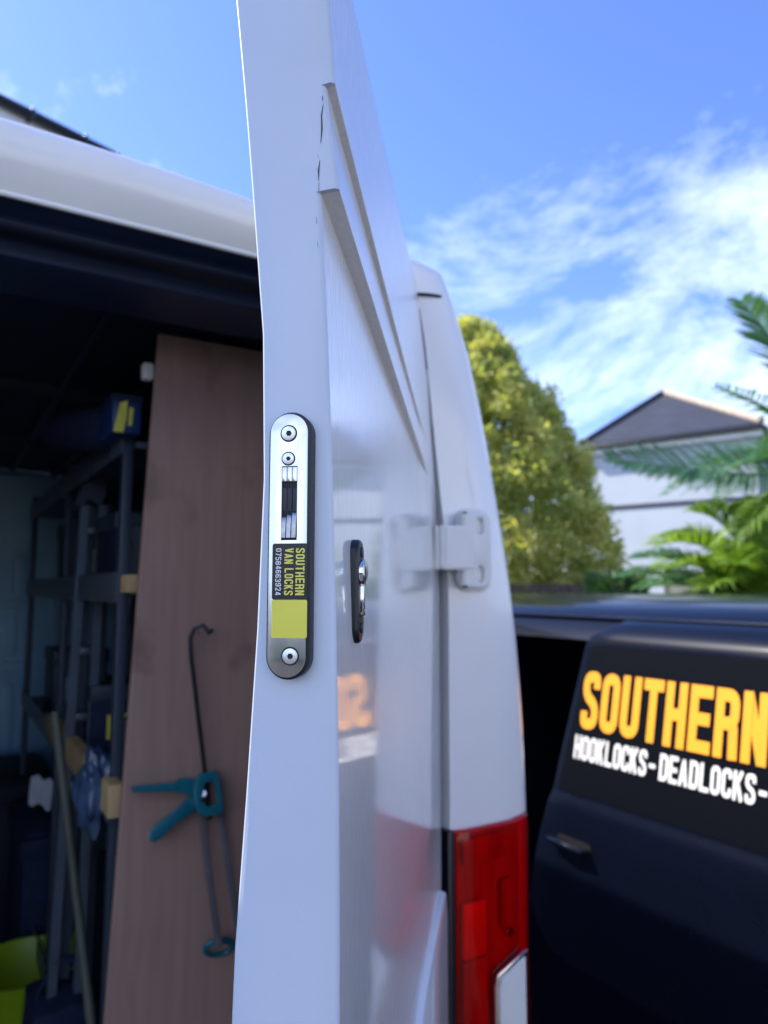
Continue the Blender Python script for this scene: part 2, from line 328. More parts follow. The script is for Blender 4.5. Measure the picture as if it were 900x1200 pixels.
# stroke lettering -----------------------------------------------------------
def roundpoly(p, r, closed=False, n=5):
    out = []; k = len(p)
    for i in range(k):
        if not closed and i in (0, k - 1): out.append(p[i]); continue
        a, b, c = Vector(p[i - 1]), Vector(p[i]), Vector(p[(i + 1) % k])
        rr = min(r, (a - b).length * 0.48, (c - b).length * 0.48)
        s = b + (a - b).normalized() * rr; e = b + (c - b).normalized() * rr
        for q in range(n + 1):
            t = q / n; v = s * (1 - t) ** 2 + b * 2 * t * (1 - t) + e * t * t; out.append((v.x, v.y))
    return out
def glyph(ch, w, t):
    L, Rr, B, T, m = t / 2, w - t / 2, t / 2, 1 - t / 2, 0.5
    r = w * 0.42
    ro = lambda p, c=False: (roundpoly(p, r, c), c)
    st = lambda *p: (list(p), False)
    G = {
     'O': lambda: [ro([(L, B), (Rr, B), (Rr, T), (L, T)], True)],
     'S': lambda: [ro([(Rr, .70), (Rr, T), (L, T), (L, .58), (Rr, .42), (Rr, B), (L, B), (L, .30)])],
     'U': lambda: [ro([(L, 1), (L, B), (Rr, B), (Rr, 1)])],
     'T': lambda: [st((0, T), (w, T)), st((w / 2, 0), (w / 2, 1 - t * .9))],
     'H': lambda: [st((L, 0), (L, 1)), st((Rr, 0), (Rr, 1)), st((L, m), (Rr, m))],
     'E': lambda: [st((L, 0), (L, 1)), st((L, T), (w, T)), st((L, B), (w, B)), st((L, m), (w * .92, m))],
     'R': lambda: [st((L, 0), (L, 1)), ro([(L, T), (Rr, T), (Rr, .5), (L, .5)]), ro([(L + t, .5), (Rr - t * .1, .47), (Rr, 0)])],
     'N': lambda: [st((L, 0), (L, 1)), st((Rr, 0), (Rr, 1)), st((L, .98), (Rr, .02))],
     'V': lambda: [st((t * .45, 1), (w / 2, t * .3)), st((w - t * .45, 1), (w / 2, t * .3))],
     'A': lambda: [st((t * .45, 0), (w / 2, 1 - t * .3)), st((w - t * .45, 0), (w / 2, 1 - t * .3)), st((w * .25, .27), (w * .75, .27))],
     'L': lambda: [st((L, 0), (L, 1)), st((L, B), (w, B))],
     'C': lambda: [ro([(Rr, .66), (Rr, T), (L, T), (L, B), (Rr, B), (Rr, .34)])],
     'K': lambda: [st((L, 0), (L, 1)), st((L, .38), (Rr, 1)), st((w * .42, .56), (Rr, 0))],
     'D': lambda: [st((L, 0), (L, 1)), ro([(L, T), (Rr, T), (Rr, B), (L, B)])],
     '-': lambda: [st((w * .05, .45), (w * .85, .45))],
     '0': lambda: [ro([(L, B), (Rr, B), (Rr, T), (L, T)], True)],
     '2': lambda: [ro([(L, .70), (L, T), (Rr, T), (Rr, .55), (L, B)]), st((L * .6, B), (w, B))],
     '3': lambda: [ro([(L, .75), (L, T), (Rr, T), (Rr, .53), (L + t * .4, .52)]), ro([(L + t * .4, .52), (Rr, .51), (Rr, B), (L, B), (L, .25)])],
     '4': lambda: [st((w * .72, 0), (w * .72, 1)), st((w * .66, .98), (L, .27)), st((L * .5, .25), (w, .25))],
     '5': lambda: [st((L, T), (w, T)), st((L, 1), (L, .48)), ro([(L, .56), (Rr, .58), (Rr, B), (L, B), (L, .25)])],
     '6': lambda: [ro([(L, B), (Rr, B), (Rr, .55), (L, .55)], True), ro([(L, .3), (L, T), (Rr, T), (Rr, .75)])],
     '7': lambda: [st((0, T), (w, T)), st((Rr, T), (w * .35, 0))],
     '8': lambda: [ro([(L, B), (Rr, B), (Rr, T), (L, T)], True), st((L, .52), (Rr, .52))],
     '9': lambda: [ro([(L, .45), (Rr, .45), (Rr, T), (L, T)], True), ro([(Rr, .7), (Rr, B), (L, B), (L, .25)])],
    }
    return G[ch]() if ch in G else []
def lettering(name, text, h, w, t, gap, frame, m, parent, space=None, fit=None):
    """flat stroke letters; h height in metres, w, t, gap relative to h, frame = (origin, right, up, normal)"""
    o, rr, uu, nn = frame; vs, fs = [], []; x = 0.0; lay = 0
    width = sum((w if c != ' ' else (space or w * .5)) + gap for c in text) - gap
    sx = h if fit is None else fit / width
    for ch in text:
        if ch == ' ': x += (space or w * .5) + gap; continue
        for pl, closed in glyph(ch, w, t):
            lay = (lay + 1) % 9; off = nn * (0.00012 * lay)
            n = len(pl); base = len(vs)
            for i in range(n):
                p = Vector(pl[i])
                a = Vector(pl[i - 1]) if (closed or i > 0) else None; b = Vector(pl[(i + 1) % n]) if (closed or i < n - 1) else None
                d1 = (p - a).normalized() if a is not None else (b - p).normalized(); d2 = (b - p).normalized() if b is not None else d1
                n1_ = Vector((-d1.y, d1.x)); n2_ = Vector((-d2.y, d2.x)); mm = (n1_ + n2_).normalized(); s = t / 2 / max(0.5, mm.dot(n1_))
                for sg in (1, -1):
                    q = p + mm * s * sg; vs.append(o + rr * ((x + q.x) * sx) + uu * (q.y * h) + off)
            for i in range(n if closed else n - 1):
                j = (i + 1) % n; fs.append((base + 2 * i, base + 2 * i + 1, base + 2 * j + 1, base + 2 * j))
        x += w + gap
    me = bpy.data.meshes.new(name); me.from_pydata([tuple(v) for v in vs], [], fs); me.materials.append(m)
    return link(bpy.data.objects.new(name, me), parent)

# ================================================================== SETTING
g = mesh('ground', [(-400, -400, 0), (400, -400, 0), (400, 400, 0), (-400, 400, 0)], [(0, 1, 2, 3)], M_ASPH); g['kind'] = 'structure'

# ================================================================== WHITE VAN
VROT = R(31.0)
H = Vector((0.0975, 1.30, 0)); MV = Matrix.Translation(H) @ Matrix.Rotation(VROT, 4, 'Z'); MVi = MV.inverted()
VN = (MV.to_3x3() @ Vector((0, 1, 0)))               # van forward direction in the world
VX = (MV.to_3x3() @ Vector((1, 0, 0)))
def vhit(px, py, y=0.0): return MVi @ hit(px, py, MV @ Vector((0, y, 0)), VN)       # pixel -> van coords on a plane across the van
def vhitx(px, py, x=0.0): return MVi @ hit(px, py, MV @ Vector((x, 0, 0)), VX)      # pixel -> van coords on a plane along the van
van = thing('white_van', 'white panel van with one rear door open, cargo bay showing', 'van', H, VROT)
XC = -0.76; VLEN = 5.05; FLOOR = 0.60
sil = [(613, 1060), (613, 1000), (612, 950), (607, 830), (600, 745), (591, 670), (578, 590), (563, 505), (549, 435), (534, 380), (522, 350)]
gapl = [(527, 1000), (527, 940), (526, 800), (526, 700), (523, 640), (517, 590), (507, 490), (499, 410), (492, 350)]
XS = sorted([(p.z, p.x) for p in (vhit(a, b, 0.035) for a, b in sil)])
XG = sorted([(p.z, p.x) for p in (vhit(a, b, 0.0) for a, b in gapl)])
XS = [(0.3, XS[0][1] - 0.02), (0.8, XS[0][1])] + XS
ztop = XS[-1][0]; ZH = (vhit(0, 218).z + vhit(297, 291).z) / 2
ZR0 = vhit(0, 132).z; ZR1 = vhit(290, 236).z
capz = vhit(496, 311, 0.03).z
# outer outline of the body: right side from the sill up, round the corner and along the roof to the centre line
right = [(smooth_interp(XS, z), z) for z in np.linspace(0.30, ztop - 0.02, 26)]
xr, zr = right[-1]
corner = [(xr - 0.012, ztop + 0.004), (xr - 0.030, capz - 0.012), (xr - 0.050, capz - 0.002), (xr - 0.09, capz + 0.006)]
xr2 = corner[-1][0]
roof = []
for i in range(1, 11):
    t = i / 10; x = xr2 + (XC - xr2) * t; roof.append((x, corner[-1][1] + (ZR0 + 0.012 - corner[-1][1]) * math.sin(t * math.pi / 2) ** 1.0))
half = right + corner + roof
ap_right = [(interp(XG, z), z) for x, z in right]
xa = interp(XG, ztop)
ap_corner = [(xa - 0.004, min(ZH - 0.030, ztop)), (xa - 0.008, ZH - 0.016), (xa - 0.018, ZH - 0.006), (xa - 0.05, ZH)]
for i, (x, z) in enumerate(ap_right):
    if z > ZH - 0.035: ap_right[i] = (x, ZH - 0.035 - 0.001 * (len(ap_right) - i))
ap_roof = [(x - 0.03 * (1 - (i + 1) / 10), ZH + 0.004 * math.sin((i + 1) / 10 * math.pi / 2)) for i, (x, z) in enumerate(roof)]
ap = ap_right + ap_corner + ap_roof
mirror = lambda pts: pts + [(2 * XC - x, z) for x, z in pts[-2::-1]]
OUT = mirror(half); APR = mirror(ap)
def shrink(pts, d):                      # move the outline inwards
    out = []; n = len(pts)
    for i, (x, z) in enumerate(pts):
        a = Vector(pts[max(i - 1, 0)]); b = Vector(pts[min(i + 1, n - 1)]); t = (b - a).normalized(); nn = Vector((-t.y, t.x))
        out.append((x + nn.x * d, z + nn.y * d))
    return out
ring = lambda pts, y: [Vector((x, y, z)) for x, z in pts]
NH_ = len(APR); i0 = len(right) + 2
hoff = [0.034 * min(1.0, max(0.0, (min(i, NH_ - 1 - i) - i0) / 4.0)) for i in range(NH_)]        # the header leans in towards its lower lip
hring = lambda pts, y, k=1.0: [Vector((x, y + hoff[i] * k, z)) for i, (x, z) in enumerate(pts)]
# body shell: rear face around the opening, rounded rear edge, sides and roof to the cab
loft('body_shell', [hring(APR, 0.0), hring([(a[0] * .5 + b[0] * .5, a[1] * .5 + b[1] * .5) for a, b in zip(APR, shrink(OUT, 0.03))], -0.004, 0.4),
     ring(shrink(OUT, 0.030), 0.0), ring(shrink(OUT, 0.012), 0.010), ring(shrink(OUT, 0.003), 0.026), ring(OUT, 0.05), ring(OUT, 1.2), ring(OUT, 3.3)], M_WHITE, van, auto=50)
cabr = [(3.302, 0, 1), (4.0, 0.02, 0.99), (4.35, 0.05, 0.84), (4.6, 0.07, 0.60), (4.95, 0.12, 0.50), (VLEN, 0.2, 0.40)]
loft('cab_shell', [[Vector((XC + (x - XC) * (1 - ins), y, 0.30 + (z - 0.30) * sc)) for x, z in OUT] for y, ins, sc in cabr] +
     [[Vector((XC + (x - XC) * .5, VLEN + .001, 0.30 + (z - 0.30) * .2)) for x, z in OUT]], M_WHITE, van, auto=50)
# shut flange, rubber seal and inner frame round the opening
ins = lambda d: [(x - d * (1 if x > XC else -1) * (1 if z < ZH - 0.04 else 0.35 + 0.0 * x), z - (d * 0.55 if z > ZH - 0.035 else 0)) for x, z in APR]
jr = [hring(APR, 0.001), hring(ins(0.004), 0.012), hring(ins(0.006), 0.040), hring(ins(0.012), 0.046)]
nr = len(right) + 2
loft('door_jamb', [r_[:nr + 1] for r_ in jr], M_JAMB, van, auto=40); loft('door_jamb', [r_[-nr - 1:] for r_ in jr], M_JAMB, van, auto=40)
loft('header_jamb', [r_[nr:-nr] for r_ in jr], M_RUB2, van, auto=40)
loft('shut_flange', [hring(ins(0.0122), 0.0461), hring(ins(0.018), 0.050), hring(ins(0.040), 0.052), hring(ins(0.042), 0.085)], M_RUB2, van, auto=40)
loft('weather_seal', [hring(ins(0.036), 0.050), hring(ins(0.030), 0.036), hring(ins(0.038), 0.026), hring(ins(0.052), 0.030), hring(ins(0.056), 0.048), hring(ins(0.052), 0.070)], M_RUB, van, auto=70)
loft('inner_frame', [hring(ins(0.0425), 0.0855), hring(ins(0.048), 0.092), hring(ins(0.075), 0.10), hring(ins(0.079), 0.106), hring(ins(0.079), 0.15), hring(ins(0.060), 0.155), hring(ins(0.05), 0.30)], M_RUB2, van, auto=40)
IN = shrink(OUT, 0.045)
sidei = len(right)
INR = IN[:sidei]; INL = IN[-sidei:]; INT = IN[sidei - 1:len(IN) - sidei + 1]
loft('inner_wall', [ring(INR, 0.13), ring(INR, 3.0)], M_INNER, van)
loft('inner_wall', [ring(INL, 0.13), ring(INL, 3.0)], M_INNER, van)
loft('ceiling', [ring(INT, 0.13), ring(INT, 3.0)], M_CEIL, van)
for xx in (-0.28, -0.47, -0.76, -1.05):
    zt = max(z for x, z in IN if abs(x - xx) < 0.12) - 0.004
    box('ceiling_rib', (xx - 0.012, 0.33, zt - 0.02), (xx + 0.012, 2.98, zt - 0.004), M_RUB2, van, 0.004)
for yy in (0.45, 1.25, 2.05):
    loft('roof_bow', [ring(shrink(INT, 0.002), yy), ring(shrink(INT, 0.03), yy + 0.015), ring(shrink(INT, 0.03), yy + 0.055), ring(shrink(INT, 0.002), yy + 0.07)], M_CEIL, van)
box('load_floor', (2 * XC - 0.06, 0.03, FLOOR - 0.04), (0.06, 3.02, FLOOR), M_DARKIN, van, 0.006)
# bulkhead with pressed ribs
BY = 2.95
bk = box('bulkhead', (2 * XC - 0.05, BY, FLOOR), (0.05, BY + 0.03, 2.50), M_BULK, van)
b0 = vhit(2, 640, BY); b1 = vhit(72, 885, BY)
def rib(x0, x1, z0, z1, d=0.03):
    prism('pressed_rib', rrect(min(x0, x1), min(z0, z1), max(x0, x1), max(z0, z1), min(abs(x1 - x0), abs(z1 - z0)) * .45), (Vector((0, BY, 0)), Vector((1, 0, 0)), Vector((0, 0, 1)), Vector((0, -1, 0))), d, M_BULK, bk, bevel=0.006)
def ribpx(xa_, ya_, xb_, yb_, d=0.03):
    p = vhit(xa_, ya_, BY); q = vhit(xb_, yb_, BY); rib(p.x, q.x, p.z, q.z, d)
for a in ((16, 648, 33, 700), (8, 716, 18, 768), (62, 632, 70, 770), (0, 704, 50, 712), (0, 776, 72, 784), (0, 800, 12, 885), (20, 800, 54, 885), (61, 800, 72, 885), (-60, 640, -20, 880), (-140, 640, -90, 880)): ribpx(*a)
for x in (-1.4, -1.1, -0.95): rib(x - .05, x + .05, 0.8, 1.4)

tube('header_lip', [Vector((x, -0.001 + hoff[len(right) + 3 + i], z + 0.003)) for i, (x, z) in enumerate(APR[len(right) + 3:-len(right) - 3])], 0.0045, M_WHITE, van, seg=8)
# --- rear pillar details
seam_pts = [vhit(482, 344, -0.004), vhit(490, 344.5, -0.0055), vhit(500, 345, -0.0065), vhit(508, 346, -0.0065), vhit(514, 347, -0.003), vhit(518, 348, 0.004), vhit(521, 349, 0.014)]
tube('cap_seam', seam_pts, 0.0030, M_RUB, van, seg=6)
gl = [(486.5, 345), (490.5, 372), (494.5, 402), (498.5, 434)]; gr = [(493, 344), (499, 370), (503.5, 400), (505.5, 430)]
gs_ = [vhit(a, b, 0.006) for a, b in gl] + [vhit(a, b, 0.006) for a, b in gr[::-1]]
prism('gap_seal', [(p.x, p.z) for p in gs_], (Vector((0, 0.012, 0)), Vector((1, 0, 0)), Vector((0, 0, 1)), Vector((0, -1, 0))), 0.011, M_RUB, van)
# tail lamp on the corner below the white pillar
TZ1 = vhit(570, 962).z; TZ0 = 0.86
def tl_plan(z, out=0.0):
    xo = interp(XS, z) - 0.008; xg = interp(XG, TZ1) + 0.004
    return [(xg, 0.022), (xg, -0.010 - out), (xg + 0.02, -0.016 - out), (xo - 0.06, -0.016 - out), (xo - 0.022, -0.008 - out), (xo - 0.004 + out, 0.010), (xo + 0.004 + out, 0.035), (xo + 0.006 + out, 0.09), (xo + 0.004 + out, 0.16), (xo - 0.005, 0.165)]
tail = thing_part = None
def lampring(z, out, dz=0.0): return [Vector((x, y, z + dz * (1 if i > 3 else 0) * 0.004)) for i, (x, y) in enumerate(tl_plan(z, out))]
housing = loft('tail_light', [lampring(TZ0, -0.010)] + [lampring(z, -0.010) for z in np.linspace(TZ0 + .01, TZ1 - 0.012, 6)] + [lampring(TZ1 - 0.010, -0.010)], M_LAMPIN, van, closed=True, cap=True)
loft('lens', [lampring(TZ0 - .004, 0.004)] + [lampring(z, 0.004) for z in np.linspace(TZ0 + .01, TZ1 - 0.016, 6)] + [lampring(TZ1 - 0.006, 0.002, 1), lampring(TZ1 - 0.003, -0.006, 1)], M_REDLENS, housing, closed=True)
xgb = interp(XG, TZ1)
box('lens_frame', (xgb - 0.012, -0.012, TZ0 - .02), (xgb + 0.0035, 0.030, TZ1 - 0.002), M_BLACKPL, housing, 0.003)
def tlbox(a, m, d0=-0.0095, d1=-0.0165, bev=0.003, name='reflector'):
    p = vhit(a[0], a[1], -0.012); q = vhit(a[2], a[3], -0.012)
    return prism(name, rrect(min(p.x, q.x), min(p.z, q.z), max(p.x, q.x), max(p.z, q.z), min(0.006, abs(p.x - q.x) * .4), 4), (Vector((0, d0, 0)), Vector((1, 0, 0)), Vector((0, 0, 1)), Vector((0, -1, 0))), d0 - d1, m, housing, bevel=bev)
tlbox((541, 1060, 570, 1118), M_LAMPBR, bev=0.0055); tlbox((541, 984, 602, 1000), M_LAMPIN); tlbox((586, 1030, 600, 1084), M_LAMPIN, bev=0.004)
tlbox((541, 1128, 572, 1230), M_LAMPIN); tlbox((592, 1088, 601, 1096), M_CHROME, bev=0.001)
# clear reversing lens with chrome surround low on the lamp
pr = vhit(578, 1142, -0.022); pq = vhit(614, 1112, -0.022); zb = 0.98
poly = [(pr.x, zb), (pr.x, pr.z - 0.02), (pr.x + 0.006, pr.z), (pq.x - 0.012, pq.z - 0.004), (pq.x + 0.004, pq.z), (pq.x + 0.004, zb)]
prism('reversing_lens_surround', poly, (Vector((0, -0.0225, 0)), Vector((1, 0, 0)), Vector((0, 0, 1)), Vector((0, -1, 0))), 0.006, M_CHROME, housing, bevel=0.0025)
ctr = (sum(p[0] for p in poly) / 6, sum(p[1] for p in poly) / 6)
prism('reversing_lens', [(ctr[0] + (x - ctr[0]) * .78, ctr[1] + (z - ctr[1]) * .93) for x, z in poly], (Vector((0, -0.0287, 0)), Vector((1, 0, 0)), Vector((0, 0, 1)), Vector((0, -1, 0))), 0.003, M_GREYPL, housing, bevel=0.0012)
box('bumper', (2 * XC - 0.16, -0.10, 0.36), (0.16, 0.06, 0.585), M_BLACKPL, van, 0.02)
def wheel(parent, x, y, r=0.34, w=0.22):
    bm = bmesh.new(); bmesh.ops.create_cone(bm, segments=40, radius1=r, radius2=r, depth=w, cap_ends=True)
    bmesh.ops.bevel(bm, geom=[e for e in bm.edges if len(e.link_faces) == 2 and e.calc_face_angle() > 1], offset=0.035, segments=3, affect='EDGES')
    bm.transform(Matrix.Translation((x, y, r)) @ Matrix.Rotation(math.pi / 2, 4, 'Y')); wh = bmobj('wheel', bm, M_TYRE, parent, True)
    bm = bmesh.new(); bmesh.ops.create_cone(bm, segments=32, radius1=r * .6, radius2=r * .52, depth=w + 0.012, cap_ends=True)
    bm.transform(Matrix.Translation((x, y, r)) @ Matrix.Rotation(math.pi / 2, 4, 'Y')); bmobj('rim', bm, M_RIM, wh, True)
for x in (XC - 0.78, XC + 0.78):
    for y in (0.95, 4.25): wheel(van, x, y)

# --- the open rear door; door coords: x from hinge to free edge, y outwards, z up
E_END = Vector((-0.035, 0.51, 0)); ed = (E_END - H); DW = ed.length; ed.normalize()
DANG = math.atan2(ed.y, ed.x)
MD = Matrix.Translation(H) @ Matrix.Rotation(DANG, 4, 'Z'); MDi = MD.inverted()
ND = MD.to_3x3() @ Vector((1, 0, 0)); NO = MD.to_3x3() @ Vector((0, 1, 0))
def ehit(px, py, off=0.0): return MDi @ hit(px, py, MD @ Vector((DW + off, 0, 0)), ND)      # on the free edge face
def dhit(px, py, off=0.0): return MDi @ hit(px, py, MD @ Vector((0, off, 0)), NO)           # on the outer face
inner = sorted([(p.z, p.y) for p in (ehit(a, b) for a, b in ((268, 1200), (279, 1050), (290, 900), (299, 770), (305, 650), (309, 550), (310, 450), (306, 360), (297, 250), (287, 120), (276, 0), (262, -160)))])
DZ1 = (MVi @ hit(488, 343, MV @ Vector((0, 0, 0)), VN)).z; DZ0 = 0.66
z_s1 = ehit(386, 95).z; z_s2 = ehit(385, 220).z
yy_ = lambda px, py: ehit(px, py).y
prof_up = [(DZ1, yy_(384, -60)), (ehit(385, 0).z, yy_(385, 0)), (z_s1, yy_(392, 95))]
prof_mid = [(z_s1, yy_(381, 95)), (z_s2, yy_(397, 218))]
prof_low = [(z_s2, yy_(375, 226)), (ehit(380, 330).z, yy_(380, 330)), (ehit(385, 450).z, yy_(386, 450)), (ehit(392, 700).z, yy_(392, 700)), (ehit(397, 900).z, yy_(396, 900)), (ehit(397, 1200).z, yy_(397, 1200)), (0.9, yy_(397, 1200)), (DZ0, yy_(397, 1200) - 0.02)]
# lines of the two steps fall towards the hinge
s1e = dhit(503, 505); s2e = dhit(504, 552)
def stepz(z0, pe, x): return pe.z + (z0 - pe.z) * max(0, (x - pe.x) / (DW - pe.x))
OFFH = sorted([(vhit(487, 345).z, -0.034), (vhit(497, 432).z, -0.019), (vhit(501, 500).z, -0.013), (vhit(507, 570).z, -0.006), (vhit(512, 680).z, 0.0)])   # the skin leans in with the pillar towards the top
XH = lambda z: 0.012        # hinge-side edge of the outer skin
rows_def = []
for k in range(6): rows_def.append(('u', k / 5))
for k in range(5): rows_def.append(('m', k / 4))
for k in range(16): rows_def.append(('l', k / 15))
cols = list(np.linspace(0, 1, 30))
outer = []
for c in cols:
    colv = []
    x = XH(2.0) + (DW - 0.004 - XH(2.0)) * c
    a1 = stepz(z_s1, s1e, x); a2 = stepz(z_s2, s2e, x)
    fade = min(1.0, max(0.0, (x - 0.10) / 0.12)); flat = c
    def prof(lst, t, zt, zb_):
        # map the edge profile on to this column's own z range
        zz = zt + (zb_ - zt) * t; ze = lst[0][0] + (lst[-1][0] - lst[0][0]) * t
        y = interp(sorted(lst), ze); return zz, y * (0.25 + 0.75 * flat) * (1 if fade >= 1 else 1)
    for kind, t in rows_def:
        if kind == 'u': z, y = prof(prof_up, t, DZ1, a1)
        elif kind == 'm': z, y = prof(prof_mid, t, a1 - 0.0015, a2)
        else: z, y = prof(prof_low, t ** 1.0, a2 - 0.0015, DZ0)
        xx = x if c > 0 else XH(z)
        yf = y * fade + (1 - fade) * (0.0) + interp(OFFH, z) * (1 - c)
        colv.append(Vector((xx, yf, z)))
    outer.append(colv)
# free edge: a small radius between the outer skin and the shut face, then the shut face
edge_skin = [Vector((DW - 0.0008, v.y - 0.0008, v.z)) for v in outer[-1]]
shut = [Vector((DW, v.y - 0.0032, v.z)) for v in outer[-1]]
door = loft('rear_door', outer, M_DOOR, van, auto=38)
door.rotation_euler = (0, 0, DANG - VROT)
inn = lambda z: smooth_interp(inner, z)
innr = [Vector((DW, inn(v.z) + 0.0016, v.z)) for v in outer[-1]]
innr2 = [Vector((DW - 0.0006, inn(v.z) + 0.0004, v.z)) for v in outer[-1]]
innr3 = [Vector((DW - 0.002, inn(v.z), v.z)) for v in outer[-1]]
back1 = [Vector((0.05, v.y - 0.05, v.z)) for v in outer[0]]
back0 = [Vector((v.x + 0.001, v.y - 0.045, v.z)) for v in outer[0]]
hinge_e = [Vector((v.x, v.y - 0.002, v.z)) for v in outer[0]]
mids = lambda t: [a.lerp(b, t) for a, b in zip(shut, innr)]
loft('shut_face', [outer[-1], [v + Vector((0.0022, -0.0006, 0)) for v in outer[-1]], shut, mids(.3), mids(.6), innr, innr2, innr3], M_SKYLIT_EDGE, door, auto=60)
loft('inner_skin', [innr3, back1, back0, hinge_e], M_BOUNCE_CUT, door, auto=40)
for zz, nm in ((DZ1, 'top_cap'), (DZ0, 'bottom_cap')):
    k = 0 if zz == DZ1 else -1
    pl = [c[k] for c in outer] + [shut[k], innr[k], innr3[k], back1[k], back0[k]]
    mesh(nm, [v + Vector((0, 0, 0.0005 if k == 0 else -0.0005)) for v in pl], [tuple(range(len(pl)))], M_WHITE, door)
bv_ = door.modifiers.new('soft_edges', 'BEVEL'); bv_.width = 0.0022; bv_.segments = 3; bv_.limit_method = 'ANGLE'; bv_.angle_limit = R(30)
# chipped paint and scuffs along the shut edge near the steps
SF = lambda px, py, d=0.0006: ehit(px, py) + Vector((d, 0, 0))
chips = [[(379, 122), (377, 135), (377.5, 150), (376, 168)], [(372, 180), (374, 186)], [(375, 188), (373.5, 200), (373.5, 212)], [(374, 214), (373.5, 226)], [(371, 254), (371.5, 262)], [(372, 283), (373, 290)], [(371, 196), (372, 199)], [(378.5, 112), (378, 118)]]
for i, cl in enumerate(chips):
    vs, fs = [], []
    for j, (a, b) in enumerate(cl):
        wv = (0.55 + 0.5 * random.random()) * (0.35 if j in (0, len(cl) - 1) else 1.0)
        vs += [SF(a - wv, b), SF(a + wv, b + 1)]
    fs = [(2 * j, 2 * j + 1, 2 * j + 3, 2 * j + 2) for j in range(len(cl) - 1)]
    mesh('paint_chip', vs, fs, M_RUB, door)
# low raised panel on the hinge side, beside the tail lamp
pp = [dhit(516, 1074), dhit(511, 1064), dhit(500, 1110), dhit(490, 1160), dhit(482, 1215)]
lowp = [(0.03, 0.72), (0.03, pp[0].z), (0.05, pp[1].z + .004), (pp[2].x, pp[2].z), (pp[3].x, pp[3].z), (pp[4].x, pp[4].z), (pp[4].x, 0.72)]
prism('raised_panel', lowp, (Vector((0, 0.0, 0)), Vector((1, 0, 0)), Vector((0, 0, 1)), Vector((0, 1, 0))), 0.012, M_WHITE, door, bevel=0.006)

# --- external hinge between pillar and door
hc0 = vhit(531, 601); hc1 = vhit(566, 689); hz0, hz1 = hc1.z, hc0.z; hx0 = vhit(531, 645).x; hx1 = vhit(566, 645).x
zc_ = (hz0 + hz1) / 2
VF = (Vector((0, -0.004, 0)), Vector((1, 0, 0)), Vector((0, 0, 1)), Vector((0, -1, 0)))
def hz(a, b): return vhit(a, b, -0.02)
leaf_poly = rrect(hx0 - 0.004, hz0, hx1, hz1, 0.022, 6)
hw = hx1 - hx0
hinge = prism('hinge', rrect(hx0 + 0.002, hz0 - 0.006, hx1 + 0.012, hz1 + 0.008, 0.024, 6), VF, 0.006, M_GREYPL, van, bevel=0.003)
VF2 = (Vector((0, -0.0102, 0)), Vector((1, 0, 0)), Vector((0, 0, 1)), Vector((0, -1, 0)))
sl = lambda zc0: [(hx1 - 0.022 + x, zc0 + z) for x, z in stadium(0.016, 0.030, 8)]
prism('body_leaf', leaf_poly, VF2, 0.012, M_GREYPL, hinge, bevel=0.004, holes=[sl(hz1 - 0.024), sl(hz0 + 0.024)])
for zz in (hz1 - 0.024, hz0 + 0.024):
    prism('bolt_recess', [(hx1 - 0.022 + x, zz + z) for x, z in stadium(0.0155, 0.0295, 8)], VF2, 0.002, M_JAMB, hinge)
    prism('bolt', [(hx1 - 0.022 + x, zz - 0.006 + z) for x, z in circ(0.0050, 12)], (Vector((0, -0.0123, 0)), Vector((1, 0, 0)), Vector((0, 0, 1)), Vector((0, -1, 0))), 0.003, M_GREYPL, hinge, bevel=0.001)
kx = hx0 + hw * .24
for za, zb2 in ((hz0 + 0.004, hz0 + 0.034), (hz1 - 0.034, hz1 - 0.004)):
    tube('knuckle', [(kx - 0.008, -0.024, za), (kx - 0.008, -0.024, zb2)], 0.0105, M_GREYPL, hinge, seg=18)
tube('hinge_pin', [(kx - 0.008, -0.024, hz0 + 0.0), (kx - 0.008, -0.024, hz1 - 0.0)], 0.0045, M_DKSTEEL, hinge, seg=12)
az0 = vhit(520, 668).z; az1 = vhit(520, 618).z
# arm from the pin round to the outer face of the door
dd_l = MVi.to_3x3() @ (MD.to_3x3() @ Vector((1, 0, 0))); no_l = MVi.to_3x3() @ (MD.to_3x3() @ Vector((0, 1, 0)))
hb = dd_l * 0.052 + no_l * 0.003; hb2 = dd_l * 0.020 + no_l * 0.003
planarm = [Vector((kx + 0.006, -0.026, 0)), Vector((kx + 0.004, -0.037, 0)), Vector((kx - 0.010, -0.038, 0)), hb + no_l * 0.012, hb, hb2, Vector((kx - 0.014, -0.012, 0))]
bm = bmesh.new(); vs = [bm.verts.new(Vector((p.x, p.y, az0))) for p in planarm]; f_ = bm.faces.new(vs)
g_ = bmesh.ops.extrude_face_region(bm, geom=[f_]); bmesh.ops.translate(bm, verts=[v for v in g_['geom'] if isinstance(v, bmesh.types.BMVert)], vec=(0, 0, az1 - az0))
bmesh.ops.bevel(bm, geom=bm.edges[:], offset=0.0035, segments=2, affect='EDGES'); bmobj('hinge_arm', bm, M_GREYPL, hinge, True)
bm = bmesh.new(); bmesh.ops.create_cube(bm, size=1)
for v in bm.verts: v.co = Vector((0.05 + v.co.x * 0.062, 0.0015 + v.co.y * 0.006, zc_ + v.co.z * (az1 - az0 + 0.002)))
bmesh.ops.bevel(bm, geom=bm.edges[:], offset=0.003, segments=2, affect='EDGES')
bm.transform(Matrix.Rotation(DANG - VROT, 4, 'Z')); bmobj('door_leaf', bm, M_GREYPL, hinge, True)

